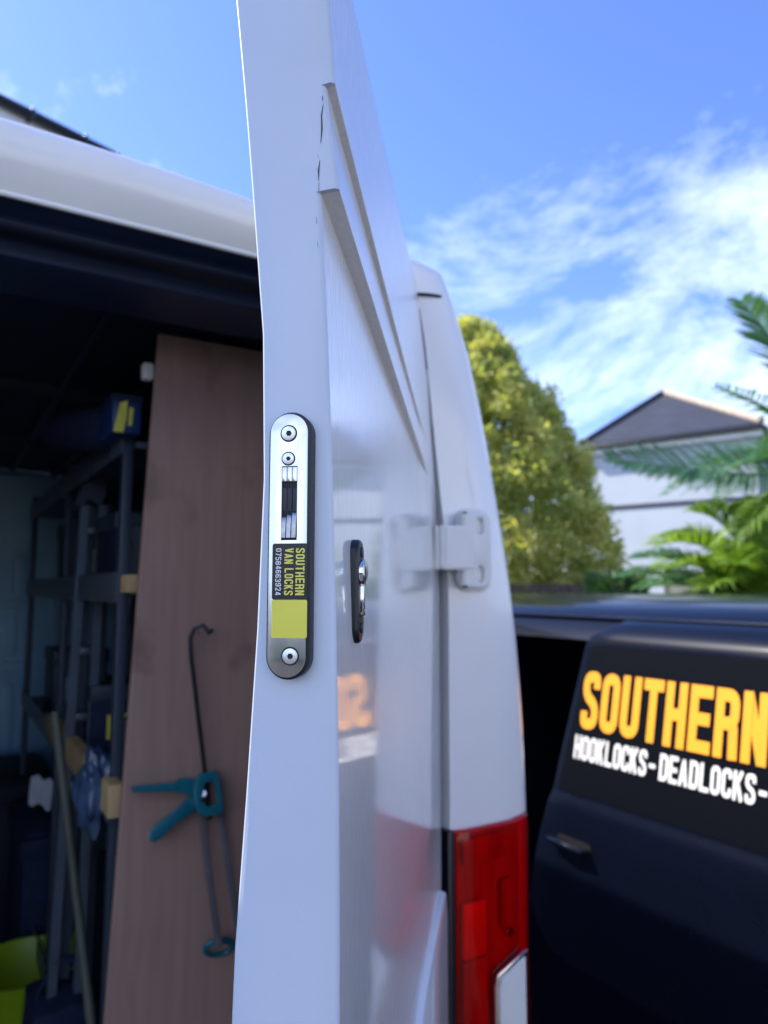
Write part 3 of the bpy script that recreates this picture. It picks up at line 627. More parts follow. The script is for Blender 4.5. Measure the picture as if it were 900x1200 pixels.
# --- hook lock in the shut face
def ef(off): return (Vector((DW + off, 0, 0)), Vector((0, 1, 0)), Vector((0, 0, 1)), Vector((1, 0, 0)))
SHD = 0.0095
a_ = ehit(313.5, 640, SHD); b_ = ehit(364.5, 640, SHD); t_ = ehit(338, 483, SHD); u_ = ehit(338, 797, SHD)
LY = (a_.y + b_.y) / 2; LWd = b_.y - a_.y; LZ = (t_.z + u_.z) / 2; LH = t_.z - u_.z
lock = prism('hook_lock', stadium(LWd, LH, 20, LY, LZ), ef(0.0004), SHD, M_BLACKPL, van, bevel=0.0012); lock.rotation_euler = door.rotation_euler
FO = SHD + 0.0006
zpx = lambda py, px=338: ehit(px, py, FO).z
ypx = lambda px, py=600: ehit(px, py, FO).y
sx0, sx1 = ypx(330.5), ypx(348.5); sz0, sz1 = zpx(633), zpx(547)
slot = [(sx0, sz0), (sx1, sz0), (sx1, sz1), (sx0, sz1)]
LW2 = LWd - 0.0042
prism('faceplate', stadium(LW2, LH - 0.0036, 20, LY - 0.0004, LZ), ef(FO), 0.0016, M_STEEL, lock, bevel=0.0002, holes=[slot])
# slot, hook and bolt stack inside
prism('slot_back', [(sx0 - .001, sz0 - .001), (sx1 + .001, sz0 - .001), (sx1 + .001, sz1 + .001), (sx0 - .001, sz1 + .001)], ef(FO - 0.0002), 0.0001, M_HOLE, lock)
for i in range(3):
    w_ = (sx1 - sx0) / 3
    prism('bolt_plate', rrect(sx0 + w_ * i + .0002, sz1 - 0.0105, sx0 + w_ * (i + 1) - .0002, sz1 - 0.0004, 0.0004, 2), ef(FO + 0.0001), 0.0013, M_STEEL, lock, bevel=0.0002)
    prism('hook_plate', rrect(sx0 + w_ * i + .0003, sz0 + 0.020, sx0 + w_ * (i + 1) - .0003, sz1 - 0.0150, 0.0003, 2), ef(FO + 0.0001), 0.0002 + 0.0002 * (i % 2), M_DKSTEEL, lock)
    pts = []
    for k in range(9):
        a = math.pi * k / 8 * .5; pts.append(Vector((DW + FO + 0.0001 + 0.0028 * math.sin(a), 0, sz0 + 0.0015 + 0.0175 * math.cos(a) * (0.84 + 0.08 * i))))
    vs = []; 
    for p in pts: vs += [p + Vector((0, sx0 + w_ * i + .0003, 0)), p + Vector((0, sx0 + w_ * (i + 1) - .0003, 0))]
    mesh('hook', vs, [(2 * k, 2 * k + 1, 2 * k + 3, 2 * k + 2) for k in range(8)], M_HOOK, lock, True)
def screw(px, py, r, rs):
    c = ehit(px, py, FO + 0.0016)
    prism('screw_recess', circ(r * 1.2, 28, c.y, c.z), ef(FO + 0.00165), 0.0001, M_HOLE, lock)
    s = prism('screw', circ(r, 28, c.y, c.z), ef(FO + 0.0018), 0.0007, M_SCREW, lock, bevel=0.0002)
    prism('screw_socket', circ(rs, 6 if rs > .0015 else 12, c.y + .0002, c.z), ef(FO + 0.00262), 0.0001, M_HOLE, lock)
screw(338.5, 508, 0.0050, 0.0021); screw(338, 537.5, 0.0041, 0.0016); screw(340, 769, 0.0052, 0.0021)
# sticker on the faceplate: dark half with lettering, yellow half
STO = FO + 0.0017
q0 = ehit(319.5, 637, STO); q1 = ehit(360.0, 703, STO); q2 = ehit(360.0, 748, STO)
prism('sticker', rrect(q0.y, q1.z, q1.y, q0.z, 0.0016), ef(STO), 0.0002, M_STICK, lock)
prism('sticker_panel', rrect(q0.y, q2.z, q1.y, q1.z - 0.00005, 0.0012), ef(STO + 0.00001), 0.0002, M_STICKY, lock)
LFO = STO + 0.0003
top = ehit(340, 642.5, LFO).z; bot = ehit(340, 697.5, LFO).z; ln = top - bot
def lf(yleft): return (Vector((DW + LFO, yleft, top)), Vector((0, 0, -1)), Vector((0, 1, 0)), Vector((1, 0, 0)))
yL = lambda px: ehit(px, 670, LFO).y
lettering('lettering', 'SOUTHERN', yL(357) - yL(346.5), .50, .16, .12, lf(yL(346.5)), M_LETY, lock, fit=ln)
lettering('lettering', 'VAN LOCKS', yL(343.8) - yL(333.5), .50, .16, .12, lf(yL(333.5)), M_LETY, lock, fit=ln)
lettering('lettering', '07584663924', yL(329.5) - yL(323), .50, .14, .14, lf(yL(323)), M_LETW, lock, fit=ln)

# --- key escutcheon on the outer face
ky = dhit(414.5, 692); ez1 = dhit(417, 633).z; ez0 = dhit(420, 752).z
yk = interp([(0.9, 0), (2.0, 0)], 1.9)
def skin_y(x, z):
    best = min((v for c in outer for v in c), key=lambda v: (v.x - x) ** 2 + (v.z - z) ** 2); return best.y
ecx = dhit(414.5, 692).x; ey = skin_y(ecx, (ez0 + ez1) / 2)
of = lambda off: (Vector((0, ey + off, 0)), Vector((-1, 0, 0)), Vector((0, 0, 1)), Vector((0, 1, 0)))
ezc = (ez0 + ez1) / 2; eh = ez1 - ez0
esc = prism('key_escutcheon', stadium(0.026, eh, 16, -ecx, ezc), of(-0.004), 0.0085, M_BLACKPL, van, bevel=0.003, seg=3); esc.rotation_euler = door.rotation_euler
kz = dhit(422, 672).z
prism('cylinder', circ(0.0105, 24, -ecx, kz), of(0.0046), 0.0034, M_CHROME, esc, bevel=0.0012)
prism('cylinder_body', rrect(-ecx - 0.0052, kz - 0.034, -ecx + 0.0052, kz - 0.008, 0.004), of(0.0046), 0.0028, M_CHROME, esc, bevel=0.001)
prism('keyhole', rrect(-ecx - 0.0012, kz - 0.0055, -ecx + 0.0012, kz + 0.0050, 0.001), of(0.00805), 0.0002, M_HOLE, esc)
for zz in (ez1 - 0.010, ez0 + 0.012):
    prism('screw', circ(0.0042, 16, -ecx, zz), of(0.0046), 0.0010, M_DKSTEEL, esc, bevel=0.0003)

# ================================================================== INSIDE THE WHITE VAN
WM = lambda v: MV @ Vector(v)
# plywood sheet standing just inside the opening
BYP = 0.34
bt0 = vhit(190, 392, BYP + 0.03); bb0 = vhit(126, 1200, BYP)
sl_ = (bt0.x - bb0.x) / (bt0.z - bb0.z)
bx0 = bb0.x + sl_ * (FLOOR - bb0.z)
TOPZ = bt0.z + 0.012
lean = 0.06
def boardpt(x, z, d=0.0): return Vector((x, BYP - d + lean * (z - FLOOR) / 1.9, z))
pb = [boardpt(bx0, FLOOR + .002), boardpt(bx0 + .58, FLOOR + .002), boardpt(bx0 + .58 + sl_ * (TOPZ - FLOOR) * 0.3, TOPZ), boardpt(bb0.x + sl_ * (TOPZ - bb0.z), TOPZ)]
for p in pb[1:3]: p.x = min(p.x, 0.06)
o_ = WM((bx0, BYP, FLOOR)); Mo = Matrix.Translation(o_) @ Matrix.Rotation(VROT, 4, 'Z')
toboard = Mo.inverted() @ MV
vv = [toboard @ p for p in pb]; vv += [p + Vector((0, 0.018, 0)) for p in vv]
bm = bmesh.new(); bv = [bm.verts.new(v) for v in vv]
for f in ((0, 1, 2, 3), (7, 6, 5, 4), (0, 4, 5, 1), (1, 5, 6, 2), (2, 6, 7, 3), (3, 7, 4, 0)): bm.faces.new([bv[i] for i in f])
bmesh.ops.bevel(bm, geom=bm.edges[:], offset=0.0015, segments=1, affect='EDGES')
board = bmobj('plywood_sheet', bm, M_PLY); board.matrix_world = Mo
tag(board, 'tall brown plywood sheet standing inside the white van with a sealant gun hung on it', 'plywood')
def bhit(px, py, d):        # pixel on the sheet, d metres in front of it, in van coords
    nrm = (MV.to_3x3() @ Vector((0, 1, -lean / 1.9))).normalized()
    return MVi @ hit(px, py, MV @ boardpt(0, FLOOR, d), nrm)

# sealant gun
gp = bhit(240, 1120, 0.02)
gun = thing('sealant_gun', 'teal skeleton sealant gun hung on the brown plywood sheet', 'sealant gun', MV @ gp, VROT)
Gi = gun.matrix_basis.inverted() if False else (Matrix.Translation(MV @ gp) @ Matrix.Rotation(VROT, 4, 'Z')).inverted() @ MV
G = lambda px, py, d: Gi @ bhit(px, py, d)
tube('plunger_rod', [G(249, 738, 0.055), G(245, 742, 0.05), G(238, 733, 0.04), G(228, 737, 0.03), G(223, 747, 0.026), G(224, 770, 0.024), G(231, 830, 0.024), G(240, 905, 0.024), G(246, 960, 0.024)], 0.0042, M_DKSTEEL, gun)
GD = 0.014
def flatp(name, pix, d0, d1, m, holes=None, bev=0.002):
    pts = [G(a, b, d0) for a, b in pix]; nn = (G(240, 930, d1) - G(240, 930, d0)); dep = nn.length; nn.normalize()
    rr = (G(300, 930, d0) - G(200, 930, d0)).normalized(); uu = nn.cross(rr).normalized(); o = pts[0]
    f = lambda L_: [((p - o).dot(rr), (p - o).dot(uu)) for p in L_]
    return prism(name, f(pts), (o, rr, uu, nn), dep, m, gun, bevel=bev, holes=[f([G(a, b, d0) for a, b in h]) for h in holes] if holes else None)
flatp('handle_frame', [(231, 908), (252, 903), (257, 911), (260, 948), (256, 953), (237, 957), (228, 950), (226, 930)], 0.012, 0.036, M_TEAL, holes=[[(240, 918), (250, 915), (253, 941), (241, 945), (234, 938)]])
flatp('handle', [(153, 922), (160, 921), (204, 917), (212, 912), (228, 912), (237, 918), (240, 930), (230, 936), (214, 930), (200, 928), (156, 929)], 0.014, 0.034, M_TEAL, bev=0.004)
flatp('trigger', [(216, 938), (232, 928), (238, 938), (228, 951), (205, 965), (187, 982), (178, 987), (172, 983), (174, 972), (186, 962), (203, 950)], 0.015, 0.032, M_TEAL, bev=0.004)
tube('pivot', [G(238, 930, 0.010), G(238, 930, 0.040)], 0.006, M_SCREW, gun)
def strap(a, b, w0):
    pix = [(a[0] - w0, a[1]), (a[0] + w0, a[1]), (b[0] + w0, b[1]), (b[0] - w0, b[1])]; return flatp('cradle_rail', pix, 0.014, 0.018, M_RAIL, bev=0.0006)
strap((235, 953), (247, 1106), 4.4); strap((257, 950), (272, 1102), 4.4)
cr = G(257, 1110, 0.022); rgt = G(274, 1107, 0.022) - cr; upv = (G(257, 1101, 0.034) - cr)
tube('nose_ring', [cr + rgt * math.cos(a) + upv * math.sin(a) for a in np.linspace(0, 2 * math.pi, 28, endpoint=False)], 0.0045, M_TEAL, gun, closed=True)
for k in range(2):
    rr2 = rgt * (1 - .18 * k); 
    if k: tube('nose_lip', [cr + rr2 * math.cos(a) + upv * 0.85 * math.sin(a) + Vector((0, 0.0, -0.004)) for a in np.linspace(0, 2 * math.pi, 24, endpoint=False)], 0.0025, M_TEAL, gun, closed=True)
for (a, b, r_) in ((199, 957, 3.0), (205, 953, 2.2), (246, 951, 2.0), (193, 962, 1.8)):
    flatp('sealant_smear', [(a + r_ * 1.6 * math.cos(q), b + r_ * .7 * math.sin(q) - r_ * 1.0 * math.cos(q)) for q in np.linspace(0, 2 * math.pi, 9, endpoint=False)], 0.0322 if a < 230 else 0.0362, 0.0332 if a < 230 else 0.0372, M_GREYPL, bev=0)
nail = tag(tube('hook_nail', [bhit(232, 742, -0.004), bhit(232, 741, 0.052)], 0.0018, M_DKSTEEL), 'small steel nail in the plywood under the sealant gun rod hook', 'nail')
nail.data.transform(MV)
# racking along the right wall
rk0 = 0.55
rp = vhit(145, 700, rk0)
rack = thing('van_racking', 'dark metal racking along the inner right wall of the white van', 'racking', WM((rp.x, rk0, FLOOR)), VROT)
Rk = lambda v: Vector((v[0] - rp.x, v[1] - rk0, v[2] - FLOOR))
def rbox(nm, lo, hi, m, par=rack, bev=0.003): return box(nm, Rk(lo), Rk(hi), m, par, bev)
x_l = rp.x - 0.012; x_r = -0.02
for yy in (rk0, 1.35, 2.30):
    rbox('upright', (x_l, yy, FLOOR + .001), (x_l + 0.022, yy + 0.03, 2.33), M_GREYC)
    rbox('upright', (x_r, yy, FLOOR + .001), (x_r + 0.03, yy + 0.03, 2.20), M_GREYC)
shz = [vhit(145, 690, rk0).z, vhit(145, 945, rk0).z, vhit(145, 505, rk0).z - 0.02, 0.85]
for z in shz:
    rbox('shelf', (x_l + .023, rk0 - 0.01, z - 0.016), (x_r - .003, 2.36, z), M_GREYC)
    rbox('shelf_lip', (x_l - 0.004, rk0 - 0.005, z - 0.03), (x_l - 0.0005, 2.36, z + 0.035), M_ALU)
def pbox(name, a, b, y0, y1, m, label, cat, bev=0.004, group=None):
    p = vhit(a[0], a[1], y0); q = vhit(b[0], b[1], y0); cx = (p.x + q.x) / 2; cy = (y0 + y1) / 2; zb_ = min(p.z, q.z)
    o = box(name, (min(p.x, q.x) - cx, y0 - cy, 0), (max(p.x, q.x) - cx, y1 - cy, abs(p.z - q.z)), m, None, bev)
    o.matrix_world = MV @ Matrix.Translation((cx, cy, zb_)); return tag(o, label, cat, group)
pbox('timber_batten', (149, 673), (164, 695), rk0 - 0.06, 1.6, M_TIMB, 'pale timber batten end on the racking shelf above the sealant gun', 'batten')
pbox('timber_batten', (127, 921), (145, 958), rk0 - 0.06, 1.5, M_TIMB, 'pale timber batten end on the racking shelf beside the gun trigger', 'batten')
# blue tool case with a yellow label
p = vhit(132, 462, 0.50); q = vhit(166, 510, 0.50)
case = thing('tool_case', 'blue tool case with yellow label on the top rack shelf', 'tool case', WM(((p.x + q.x) / 2, 0.60, q.z)), VROT)
hwc = (q.x - p.x) / 2; hc = p.z - q.z
box('case_body', (-hwc, -0.10, 0), (hwc, 0.16, hc), M_BLUE, case, 0.008)
box('case_lid', (-hwc - .002, -0.102, hc * .82), (hwc + .002, 0.162, hc + 0.004), M_NAVY, case, 0.004)
CF = (Vector((0, -0.1005, 0)), Vector((1, 0, 0)), Vector((0, 0, 1)), Vector((0, -1, 0)))
prism('label_strip', [(-hwc * .9, hc * .02), (-hwc * .25, hc * .02), (-hwc * .05, hc * .45), (-hwc * .02, hc * .88), (-hwc * .5, hc * .8)], CF, 0.002, M_STICKY, case)
prism('label_strip', [(hwc * .05, hc * .22), (hwc * .3, hc * .22), (hwc * .38, hc * .68), (hwc * .12, hc * .72)], CF, 0.0022, M_STICKY, case)
# dark blue roll beside the case
p = vhit(66, 500, 0.85); q = vhit(136, 497, 0.60)
roll = tube('dust_sheet_roll', [WM((p.x, .95, p.z)), WM((p.x + .03, .9, p.z)), WM((q.x, .66, q.z)), WM((q.x + .01, .64, q.z))], [0.03, 0.052, 0.052, 0.03], M_NAVY, seg=16)
tag(roll, 'dark blue rolled dust sheet beside the blue tool case', 'dust sheet')
p = vhit(168, 423, 0.42); q = vhit(181, 445, 0.42)
lampo = prism('interior_lamp', rrect(p.x, q.z, q.x, p.z, 0.006), (Vector((0, 0.44, 0)), Vector((1, 0, 0)), Vector((0, 0, 1)), Vector((0, -1, 0))), 0.016, M_GREYPL, van, bevel=0.003)
clut = [('paint_tin', 'dented grey paint tin on the middle rack shelf', 'tin', 0, 0.70, 'c'), ('parts_box', 'small navy parts box behind the paint tin on the rack', 'box', 0, 0.92, 'b'), ('parts_box', 'blue parts box at the far end of the middle shelf', 'box', 0, 1.7, 'b'),
        ('paint_tin', 'dark tin on the lower rack shelf by the pole', 'tin', 1, 0.72, 'c'), ('parts_box', 'grey parts box on the lower rack shelf', 'box', 1, 1.15, 'b'), ('parts_box', 'dark parts box at the far end of the lower shelf', 'box', 1, 1.9, 'b')]
for i, (nm, lb, ct, sh_, yy, kd) in enumerate(clut):
    t = thing(nm, lb, ct, WM((x_l + 0.13, yy, shz[sh_] + .001)), VROT); hgt = 0.14 + 0.04 * (i % 3)
    if kd == 'c':
        tube('can_body', [Vector((0, 0, 0)), Vector((0, 0, hgt))], 0.075, M_ALU, t, seg=24); tube('lid', [Vector((0, 0, hgt + .0005)), Vector((0, 0, hgt + .008))], 0.070, M_GREYC, t, seg=24)
        tube('bail', [Vector((0.078 * math.cos(a), -.01, hgt * .8 - .09 * math.sin(a))) for a in np.linspace(0, math.pi, 12)], 0.002, M_DKSTEEL, t, seg=6)
    else:
        box('box_body', (-.09, -.12, 0), (.09, .12, hgt), (M_BLUE, M_NAVY, M_GREYC)[i % 3], t, .006); box('box_lid', (-.094, -.124, hgt * .8), (.094, .124, hgt + .006), M_GREYC, t, .004); box('label_strip', (-.05, -.1225, hgt * .25), (.03, -.1205, hgt * .6), M_PAPER if i % 2 else M_STICKY, t)
# folded step ladder standing against the racking
LYD = 1.05
la = vhit(112, 560, LYD); lb0 = vhit(92, 1010, LYD)
lad = thing('step_ladder', 'folded grey aluminium step ladder leaning on the racking', 'step ladder', WM((lb0.x, LYD, FLOOR)), VROT)
Lk = lambda v: Vector(v) - Vector((lb0.x, LYD, FLOOR))
def rail(px_t, px_b, y):
    t = vhit(px_t[0], px_t[1], y); b = vhit(px_b[0], px_b[1], y); dirv = (t - b) / (t.z - b.z); b2 = b + dirv * (FLOOR - b.z)
    pts = [Lk(b2), Lk(t)]
    return pts
for (tp, bp_, y) in (((100, 592), (72, 1000), LYD), ((121, 592), (100, 1000), LYD), ((108, 592), (84, 1000), LYD + 0.07), ((126, 592), (108, 1000), LYD + 0.07)):
    a, b = rail(tp, bp_, y); s = Vector((0.011, 0, 0)); d = Vector((0, 0.025, 0))
    mesh('rail', [a - s, a + s, a + s + d, a - s + d, b - s, b + s, b + s + d, b - s + d], [(0, 1, 2, 3), (4, 5, 6, 7), (0, 1, 5, 4), (1, 2, 6, 5), (2, 3, 7, 6), (3, 0, 4, 7)], M_ALU, lad)
for yy in (620, 690, 762, 840, 920):
    a = Lk(vhit(100 - (yy - 592) * 28 / 408, yy, LYD - .004)); b = Lk(vhit(121 - (yy - 592) * 21 / 408, yy, LYD - .004))
    box('tread', (a.x + .012, a.y, a.z - 0.012), (b.x - .012, a.y + 0.05, a.z + 0.006), M_ALU, lad, 0.002)
tcap = [Lk(vhit(x, y, LYD - 0.012)) for x, y in ((87, 590), (120, 528), (126, 532), (124, 580), (118, 592), (104, 584), (96, 594))]
vs = tcap + [p + Vector((0, 0.13, 0)) for p in tcap]; k = len(tcap)
mesh('ladder_top_cap', vs, [tuple(range(k)), tuple(range(k, 2 * k))] + [(i, (i + 1) % k, k + (i + 1) % k, k + i) for i in range(k)], M_GREYC, lad)
# long pole standing in front of the racking
pt = vhit(64, 835, 0.80); pb_ = vhit(108, 1210, 0.62); dirv = (pt - pb_) / (pt.z - pb_.z)
pbt = pb_ + dirv * (FLOOR + .01 - pb_.z)
pole = tube('wooden_pole', [WM(pbt), WM(pb_), WM(pt)], 0.010, M_POLE, seg=10); tag(pole, 'long weathered wooden pole leaning against the racking above the lime tub', 'pole')
# crumpled polythene sack hanging on the rack
def blob(name, c, s, m, seed, sub=3, amp=0.35, freq=2.5):
    bm = bmesh.new(); bmesh.ops.create_icosphere(bm, subdivisions=sub, radius=1)
    for v in bm.verts:
        f = 1 + amp * mnoise.noise(v.co * freq + Vector((seed, seed * 2, 0))); v.co = Vector((v.co.x * s[0] * f, v.co.y * s[1] * f, v.co.z * s[2] * f))
    o = bmobj(name, bm, m, None, True, 40); o.matrix_world = MV @ Matrix.Translation(c); return o
c = vhit(110, 925, 0.62); tag(blob('polythene_sack', (c.x - .0, .62, c.z), (0.035, 0.06, 0.085), M_SACK, 3.3, 4, 0.35, 2.4), 'crumpled blue polythene sack hanging at the racking end', 'sack')
# things on the floor further in: crates, a paper packet, a lime tub and a navy bag
def crate(name, a, b, y0, y1, m, label):
    p = vhit(a[0], a[1], y0); q = vhit(b[0], b[1], y0); w = abs(q.x - p.x); h = max(0.15, p.z - FLOOR)
    t = thing(name, label, 'crate', WM(((p.x + q.x) / 2, (y0 + y1) / 2, FLOOR)), VROT); d = (y1 - y0) / 2
    box('crate_body', (-w / 2, -d, 0.001), (w / 2, d, h * .9), m, t, 0.01); box('crate_rim', (-w / 2 - .012, -d - .012, h * .88), (w / 2 + .012, d + .012, h), m, t, 0.006)
    box('crate_lid', (-w / 2 + .01, -d + .01, h - .002), (w / 2 - .01, d - .01, h + .012), m, t, 0.004); return t, p
crate('storage_crate', (-60, 930), (62, 930), 2.2, 2.75, M_DARKIN, 'dark storage crate on the van floor before the bulkhead')
crt2, cp2 = crate('storage_crate', (28, 985), (72, 985), 1.65, 2.1, M_NAVY, 'navy storage crate on the van floor beside the racking')
cpk = vhit(47, 940, 1.80)
bm = bmesh.new(); bmesh.ops.create_grid(bm, x_segments=6, y_segments=6, size=0.5)
for v in bm.verts: v.co = Vector((v.co.x * .07, v.co.y * .045, 0.02 * mnoise.noise(v.co * 3.1) + 0.04 - v.co.y * 0.10 + v.co.x * -.03))
bmesh.ops.solidify(bm, geom=bm.faces[:], thickness=0.004)
packet = bmobj('paper_packet', bm, M_PAPER); packet.matrix_world = MV @ Matrix.Translation((cpk.x, 1.80, cp2.z + 0.012 + 0.055)) ; tag(packet, 'crumpled white paper packet on the navy storage crate', 'packet')
tb = vhit(44, 1152, 1.25)
TUBZ = tb.z; tubr = 0.16
tub = thing('flexible_tub', 'lime green flexible tub with loop handles on the van floor', 'tub', WM((tb.x - 0.02, 1.40, FLOOR)), VROT); th = TUBZ - FLOOR
prof_t = [(0.62, 0.002), (0.68, 0.02), (0.80, th * .5), (0.97, th * .96), (1.02, th), (0.97, th), (0.93, th * .94), (0.77, th * .5), (0.62, 0.02)]
loft('bowl', [[Vector((tubr * r_ * math.cos(a), tubr * r_ * math.sin(a), z)) for a in np.linspace(0, 2 * math.pi, 32, endpoint=False)] for r_, z in prof_t], M_TUB, tub, closed=True, cap=True, auto=60)
for s in (-1, 1):
    tube('handle', [Vector((tubr * 1.0 * s * math.cos(a), -tubr * .2 + tubr * 1.0 * math.sin(a) * .0 + (-tubr * .75 if s < 0 else tubr * .75) * .0, th)) for a in (0,)] +
         [], 0.005, M_TUB, tub) if False else None
    pts = []
    for k in range(11):
        u = k / 10; ang = math.pi + (0.55 if s < 0 else math.pi) + (-0.42 + 0.84 * u); pts.append(Vector((tubr * 1.0 * math.cos(ang), tubr * 1.0 * math.sin(ang), th - 0.004 + 0.085 * math.sin(math.pi * u) ** 0.7)))
    tube('loop_handle', pts, 0.009, M_TUB, tub, seg=8)
bc = vhit(62, 1160, 1.08)
bag = thing('tool_bag', 'navy fabric tool bag with strap in front of the lime tub', 'bag', WM((bc.x + .02, 1.10, FLOOR)), VROT)
bm = bmesh.new(); bmesh.ops.create_cube(bm, size=1); bmesh.ops.subdivide_edges(bm, edges=bm.edges[:], cuts=4, use_grid_fill=True)
hb_ = bc.z - FLOOR - 0.01
for v in bm.verts:
    n_ = v.co.normalized() * .62; c_ = v.co.lerp(n_, 0.35); c_ += Vector((1, 1, 1)) * 0.03 * mnoise.noise(v.co * 4)
    v.co = Vector((c_.x * 0.16, c_.y * 0.20, (max(-.5, c_.z) + .5) * hb_ + 0.002))
bmobj('bag_body', bm, M_NAVY, bag, True, 60)
tube('strap', [Vector((-0.06, -0.02, hb_ * .8)), Vector((-0.055, -.03, hb_ * 1.05)), Vector((-0.02, -.04, hb_ * 1.28)), Vector((0.03, -.04, hb_ * 1.25)), Vector((0.058, -.03, hb_ * 1.0)), Vector((0.06, -0.02, hb_ * .75))], 0.012, M_NAVY, bag, seg=8, flat=.5)

# ================================================================== BLACK VAN
C0 = hit(643, 930, Vector((0, 2.4, 0)), Vector((0, 1, 0))); ZCR = C0.z
B0 = Vector((C0.x, C0.y, 0)); MB = Matrix.Translation(B0) @ Matrix.Rotation(VROT, 4, 'Z'); MBi = MB.inverted()
bvan = thing('black_van', 'glossy black van with amber lettering on its open sliding door', 'van', B0, VROT)
# sliding door surface: lateral offset by height
DP = [(0.36, 0.05), (0.50, 0.015), (0.80, 0.0), (1.05, -0.006), (ZCR - 0.10, -0.004), (ZCR - 0.03, -0.001), (ZCR - 0.003, 0.0045), (ZCR + 0.008, 0.0135), (1.775, 0.105), (1.80, 0.116), (1.835, 0.150), (1.850, 0.185)]
def dx(z): return interp(DP, z)
def bsurf(px, py):
    z = 1.5
    for _ in range(30):
        p = MBi @ hit(px, py, MB @ Vector((dx(z), 0, 0)), VX); z = 0.5 * z + 0.5 * min(max(p.z, 0.36), 1.85)
    return MBi @ hit(px, py, MB @ Vector((dx(z), 0, 0)), VX)
lead = [(612, 1200), (613, 1120), (618, 1050), (626, 990), (636, 955), (643, 930), (660, 862), (672, 810), (681, 770), (686, 752), (693, 742), (706, 735), (724, 731)]
LE = sorted([(min(p.z, 1.85), p.y) for p in (bsurf(a, b) for a, b in lead)])
LE = [(0.36, LE[0][1])] + LE
DLEN = 1.12
zs = sorted(set([z for z, _ in DP] + list(np.linspace(0.37, ZCR - .12, 8)) + list(np.linspace(ZCR + .02, 1.77, 8)) + [1.843]))
def drow(z, out=0.0):
    f = interp(LE, z); return [Vector((dx(z) + 0.030, f - 0.012, z)), Vector((dx(z) + 0.012, f + 0.0, z)), Vector((dx(z) + 0.003, f - 0.006, z)), Vector((dx(z), f - 0.016, z))] + [Vector((dx(z), f + (-DLEN - f) * t, z)) for t in (0.1, 0.3, 0.5, 0.7, 0.9, 0.98)] + [Vector((dx(z) + 0.03, -DLEN, z))]
sld = loft('sliding_door', [drow(z) for z in zs], M_BLACK, bvan, auto=32)
# tinted window area with the vinyl print
zw0, zw1 = ZCR + 0.020, 1.772
w_fr = lambda z, d: Vector((dx(z) - d * 0.985, interp(LE, z) - 0.030, z))
wp = []
for z in np.linspace(zw0, zw1 - 0.02, 6): wp.append((interp(LE, z) - 0.028, z))
wp += [(interp(LE, zw1 - .02) - 0.036, zw1 - 0.008), (interp(LE, zw1 - .02) - 0.05, zw1), (-DLEN + 0.07, zw1), (-DLEN + 0.05, zw1 - .02), (-DLEN + 0.05, zw0)]
slope = (dx(1.77) - dx(ZCR + .01)) / (1.77 - ZCR - .01); wn_ = Vector((-1, 0, slope)).normalized()
def wpt(y, z, d): return Vector((dx(ZCR + .008) + slope * (z - ZCR - .008), y, z)) + wn_ * d
v1 = [wpt(y, z, -0.002) for y, z in wp]; v2 = [wpt(y, z, 0.0022) for y, z in wp]; k = len(wp)
mesh('side_window', v1 + v2, [tuple(range(k)), tuple(range(k, 2 * k))] + [(i, (i + 1) % k, k + (i + 1) % k, k + i) for i in range(k)], M_VINYL, sld)
def whit(px, py): return MBi @ hit(px, py, MB @ wpt(0, 1.5, 0.0030), MB.to_3x3() @ wn_)
s_l = whit(681, 852); s_t = whit(694, 786)
uvec = Vector((slope, 0, 1)).normalized()
def wframe(p): return (p, Vector((0, -1, 0)), uvec, wn_)
tl = whit(694, 786); bl = whit(690, 855); hS = (tl - bl).length
endN = whit(869, 893); fitw = abs(endN.y - whit(680, 853).y)        # left of S to left of N
bl.y = whit(679, 853).y
lettering('lettering', 'SOUTHERN', hS * 0.985, .50, .185, .075, wframe(bl), M_AMBER, sld, fit=fitw * (8 * .575 - .075) / (7 * .575))
b2 = whit(672, 888); t2 = whit(677, 861); hH = (t2 - b2).length; e2 = whit(893, 932)
xw = whit(886, 934)
lettering('lettering', 'HOOKLOCKS', hH, .52, .165, .085, wframe(b2), M_VINW, sld, fit=abs(whit(757, 905).y - b2.y))
ds = whit(760, 905); dz_ = b2.z + (whit(886, 937).z - b2.z) * 0.0
def base_at(px, py): p = whit(px, py); return Vector((b2.x, p.y, b2.z))
def wl_(y): return wpt(y, b2.z, 0.0030)
y_d0, y_d1 = whit(760, 900).y, whit(769, 900).y
lettering('lettering', '-', hH, .5, .16, .1, wframe(wl_(y_d0)), M_VINW, sld, fit=abs(y_d1 - y_d0))
y0_, y1_ = whit(772, 910).y, whit(885, 935).y
lettering('lettering', 'DEADLOCKS', hH, .52, .165, .085, wframe(wl_(y0_)), M_VINW, sld, fit=abs(y1_ - y0_))
y_d0 = whit(889, 930).y
lettering('lettering', '-', hH, .5, .16, .1, wframe(wl_(y_d0)), M_VINW, sld, fit=abs(y_d1 - whit(760, 900).y))
